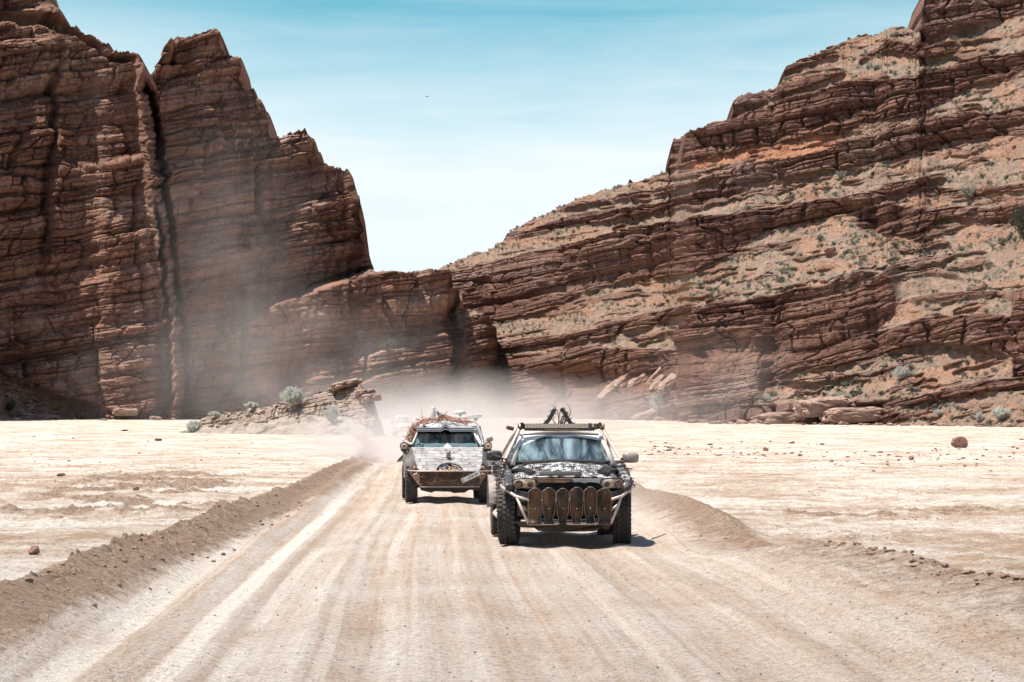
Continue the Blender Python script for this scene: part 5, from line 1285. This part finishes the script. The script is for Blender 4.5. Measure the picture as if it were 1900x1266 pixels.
# scrub bushes dotted over the hillside: the larger ones singly, the rest as cover
ok = (GR['rk'] < .25)&(GR['PX'] > 830)&(GR['PX'] < 1960)
dens = vn(GR['PX']/70, GR['PY']/28, 701)*.65+.35*vn(GR['PX']/22, GR['PY']/10, 702)
ok &= dens > .46
ok &= ~((GR['PX'] > 1270)&(GR['PX'] < 1560)&(GR['PY'] > 248)&(GR['PY'] < 306))
ii = np.flatnonzero(ok.reshape(-1)); rg = np.random.RandomState(8); pick = rg.choice(ii, 2400, replace=False)
fx, fy, fz = GR['X'].reshape(-1), GR['Y'].reshape(-1), GR['Z'].reshape(-1); pxs = GR['PX'].reshape(-1); pys = GR['PY'].reshape(-1)
size = .20+.5*rg.rand(2400)**2.2
order = np.argsort(-size/fy[pick])
zone = lambda px, py: ('upper right slope above the main cliff band', 'scrub on the upper slope') if py < 400 else (('lower right slope beside the ledges', 'scrub on the lower right slope') if px > 1300 else ('middle slope between the vehicles and the long cliff', 'scrub on the middle slope'))
rest = []
for c, k in enumerate(order):
    i = pick[k]
    if c < 240:
        zn = zone(pxs[i], pys[i]); s_ = size[k]
        mi = int(rg.choice([0, 1, 2, 2, 0, 3], 1)[0]) if c > 3 else 2
        shrub(SC[mi], fx[i], fy[i], fz[i]-.05, s_*.9, s_*.8, 'small dry grey-green bush on the %s' % zn[0], zn[1])
    else: rest.append((fx[i], fy[i], fz[i], size[k]))
base = [np.array([v.co[:] for v in SC[q][0].vertices]) for q in range(3)]
sv = []; 
for q, (x, y, z, s_) in enumerate(rest):
    bs = base[q % 3]; n3 = len(bs)//3; tri = bs.reshape(n3, 3, 3)[rg.choice(n3, 80, replace=False)]
    cen = tri.mean(1, keepdims=True); tri = (tri-cen)*2.6+cen
    a = rg.rand()*6.28; ca, sa = math.cos(a), math.sin(a); t3 = tri.reshape(-1, 3); s_ *= .85
    sv.append(np.stack([(t3[:, 0]*ca-t3[:, 1]*sa)*s_+x, (t3[:, 0]*sa+t3[:, 1]*ca)*s_+y, t3[:, 2]*s_*.85+z-.03], -1))
sv = np.concatenate(sv); me = bpy.data.meshes.new('scrub_cover'); me.vertices.add(len(sv)); me.vertices.foreach_set('co', sv.reshape(-1).astype(np.float32))
nf = len(sv)//3; me.loops.add(nf*3); me.loops.foreach_set('vertex_index', np.arange(nf*3, dtype=np.int32)); me.polygons.add(nf); me.polygons.foreach_set('loop_start', np.arange(0, nf*3, 3, dtype=np.int32)); me.polygons.foreach_set('loop_total', np.full(nf, 3, np.int32)); me.update(calc_edges=True)
me.materials.append(MATS['scrub_leaf']); so_ = bpy.data.objects.new('scrub_cover', me); C.objects.link(so_); tag(so_, 'low dry scrub growing all over the canyon hillside', 'scrub', kind='stuff')
# fallen pale blocks on the hillside and dark rubble at the left cliff foot
for (px, py, wpx, lab) in ((1168, 424, 14, 'pale block lying on the red slope above the long cliff, upper of two'), (1157, 437, 12, 'pale block lying on the red slope above the long cliff, lower of two'),
    (1875, 257, 15, 'pale block high on the right slope near the right edge'), (1880, 272, 13, 'pale squarish block below the highest pale blocks at the right'), (1818, 294, 9, 'pale block left of the group high on the right slope'), (1872, 294, 11, 'pale block casting a dark shadow, lowest of the group at the right'),
    (1545, 470, 26, 'dark red outcrop block standing out of the scree right of centre')):
    x, y, z = hs(px, py); s_ = wpx/F*y/1.7
    put(PL[px % 3] if wpx < 20 else RM[3], 'fallen_block', x, y-.3, (s_, s_*.8, s_*.9), (0, R(10), px), lab, 'rock', z=z-.1)
for i in range(150):
    px = rs.uniform(905, 1900); py = rs.uniform(200, 780); x, y, z = hs(px, py); s_ = rs.uniform(1.3, 3.6)/F*y
    j = np.unravel_index(np.argmin((GR['PX'][::3, ::3]-px)**2+(GR['PY'][::3, ::3]-py)**2), GR['PX'][::3, ::3].shape); j = (j[0]*3, j[1]*3)
    if GR['rk'][j] > .4: continue
    put((RM+PL)[i % 8], 'scree_stone', x, y-.1, (s_, s_, s_*.8), None, 'loose rock fragment resting on the canyon hillside scree', 'rock', 'rock fragments on the scree', z=z)
for i in range(110):
    px = rs.uniform(-20, 110) if i < 85 else rs.uniform(30, 330); py = rs.uniform(705 if px < 30 else 705+(px-30)*.6, 776) if i < 85 else rs.uniform(774, 784)
    x, y, z = surf_at(_L['X'], _L['Y'], _L['Z'], _L['PX'], _L['PY'], px, py); s_ = rs.uniform(2, 7)/F*y
    put((RM+[RM[0]])[i % 6], 'rubble_block', x, y-s_, (s_, s_, s_*.7), None, 'broken rock in the shaded rubble at the foot of the left cliff', 'rock', 'rubble under the left cliff', z=z)
for i in range(90):
    px = rs.uniform(1180, 1900) if i < 60 else rs.uniform(-20, 700); x, y = at_ground(px, 791 if i < 60 else 788)
    if i < 60: x, y, z = hs(px, rs.uniform(772, 786))
    else: x, y, z = surf_at(_L['X'], _L['Y'], _L['Z'], _L['PX'], _L['PY'], px, rs.uniform(776, 786))
    y -= abs(rs.gauss(0, 3))+3.2; s_ = rs.uniform(3, 10)*(.5+.5*rs.random())/F*y
    put((SB+RM+RM2)[i % 10], 'fallen_rock', x, y, (s_*1.3, s_, s_*.6), (rs.uniform(-.2, .2), rs.uniform(-.2, .2), rs.uniform(0, 6)), 'fallen rock on the valley floor edge at the foot of the %s' % ('right slope' if i < 60 else 'left cliff'), 'rock', 'fallen rocks at the foot of the %s' % ('right slope' if i < 60 else 'left cliff'), sink=.2)
# slabs on the knoll crest and at the foot of the red buttress
for (px, py, a_, b_, c_, tilt, lab, src) in ((640, 714, 1.25, 1.6, .30, -14, 'dark-edged slab jutting from the knoll summit', 'k'), (676, 727, .75, 1.3, .2, -8, 'small pale slab on the knoll below the summit slab', 'k'), (688, 738, .8, 1.6, .35, -6, 'pale slab overhanging the right end of the knoll', 'k'),
    (1205, 782, 1.6, 1.6, 1.1, -22, 'pale tilted block at the foot of the hollow left of the buttress', 'h'), (1225, 787, 1.0, 1.2, .7, -10, 'smaller pale block beside the tilted one, at the flat edge', 'h'),
    (1530, 760, 2.9, 2.4, 1.1, -6, 'long rounded pale slab at the foot of the right slope', 'h'), (1580, 774, 3.2, 2.2, 1.0, -4, 'lower rounded slab beneath the long pale slab, right slope foot', 'h'), (1450, 779, 3.4, 2.2, .9, -4, 'broad flat slab at the cliff foot left of the rounded slabs', 'h'),
    (75, 776, 2.6, 2, .45, 4, 'flat pale slab at the foot of the left cliff', 'l'), (215, 772, 1.6, 1.6, .6, 0, 'rounded pale block at the foot of the left cliff', 'l')):
    x, y, z = kn(px, py) if src == 'k' else (hs(px, py) if src == 'h' else surf_at(_L['X'], _L['Y'], _L['Z'], _L['PX'], _L['PY'], px, py))
    o = put(SB[px % 3], 'rock_slab', x, y-b_*.4, (a_, b_, c_), (0, R(tilt), 0.2), lab, 'rock', z=z-c_*.2)
for k in range(6):
    px = 1150+k*21; py = (712, 700, 706, 698, 705, 712)[k]; x, y, z = hs(px, py)
    put(SB[k % 3], 'leaning_slab', x, y+2.0, (3.3-.7*(k % 3), 2.3, .85), (0, R(-48+4*(k % 3)), R(8)), 'sandstone slab leaning in the row left of the red rock buttress', 'rock', 'leaning slabs by the buttress', z=z-.3)
# ------------------------------------------------------------------ birds
def bird(px, py, y, span, lab):
    x_, y_, z_ = P(px, py, y); o = empty('bird', (float(x_), float(y_), float(z_)), R(20), lab, 'bird')
    b = MB(); b.tube([(0, -.22*span, 0), (0, -.12*span, .01), (0, .05*span, .01), (0, .25*span, 0)], [.02*span, .055*span, .05*span, .01*span], 8); b.ball((0, -.2*span, .01), .075*span, 6, (1, 1.6, 1)); b.build('body', 'bird_feather', o, smooth=True)
    for s_ in (-1, 1):
        MB().surf(lambda u, v: (s_*span*.5*u, (-.10+.2*v*(1-.6*u)+.08*u)*span, span*(.14*math.sin(u*2.4)-.10*u*u+.03*v)), 8, 4, (0, 0, .012*span)).build('wing', 'bird_feather', o)
bird(792, 180, 120, .36, 'small dark bird in the pale sky above the canyon gap'); bird(679, -1, 120, .30, 'dark bird cut by the top edge of the picture')
# ------------------------------------------------------------------ dust raised by the convoy
def dust(name, c, r, dens, label, scale=.12, seed=0., squash=1.0, soft=1.0, col=(.99, .90, .82)):
    bm = bmesh.new(); bmesh.ops.create_icosphere(bm, subdivisions=3, radius=1)
    me = bpy.data.meshes.new(name); bm.to_mesh(me); bm.free()
    m = bpy.data.materials.new(name+'_volume'); m.use_nodes = True; t = m.node_tree; t.nodes.clear()
    p = pos(t)
    ln = nd(t, 'ShaderNodeVectorMath', {0: p}, operation='LENGTH').outputs['Value']
    wp = mapping(t, p, (r[0]*scale, r[1]*scale, r[2]*scale*squash), loc=(seed, seed*.7, 0))
    n = noise(t, wp, 1.0, 4, .6, .4)
    fall = math_(t, 'POWER', maprange(t, ln, 1.0, .0, 0, 1), 1.5)
    d = math_(t, 'MULTIPLY', math_(t, 'MULTIPLY', fall, maprange(t, n, .33, .70, .05, 1.6)), dens*1.15)
    v = nd(t, 'ShaderNodeVolumePrincipled', {'Color': (*col, 1), 'Density': d, 'Anisotropy': .25})
    t.links.new(v.outputs[0], nd(t, 'ShaderNodeOutputMaterial').inputs[1]); me.materials.append(m)
    o = bpy.data.objects.new(name, me); C.objects.link(o); o.location = c; o.scale = r
    m.cycles.volume_step_rate = 2.0
    return tag(o, label, 'dust', kind='stuff')
def dpt(px, py, y): a = P(px, py, y); return (float(a[0]), float(a[1]), float(a[2]))
dust('dust_cloud', dpt(430, 520, 262), (12, 12, 25), .014, 'thin veil of dust drifting up the left cliff', .25, 1.)
dust('dust_cloud', dpt(520, 700, 262), (26, 18, 12), .019, 'dust bank drifting low in front of the left cliff', .2, 4.)
dust('dust_cloud', dpt(850, 785, 236), (22, 30, 6), .085, 'thick dust trailing on the track behind the vehicles', .25, 9.)
dust('dust_cloud', dpt(1120, 778, 245), (16, 18, 5), .05, 'dust haze in front of the overhanging rocks behind the pickup', .25, 14.)
dust('dust_cloud', (float(LE(105)+RI(105))/2-.5, 105, .6), (7, 32, 2.6), .12, 'low dust hanging over the track behind the wagon', .5, 31.)
dust('dust_cloud', dpt(1330, 730, 240), (12, 14, 9), .012, 'faint dust drifting over the foot of the red rock buttress', .25, 20.)
dust('dust_cloud', (2.1, 43, .3), (1.8, 6, .8), .10, 'light dust thrown up beside and behind the pickup', .9, 41.)
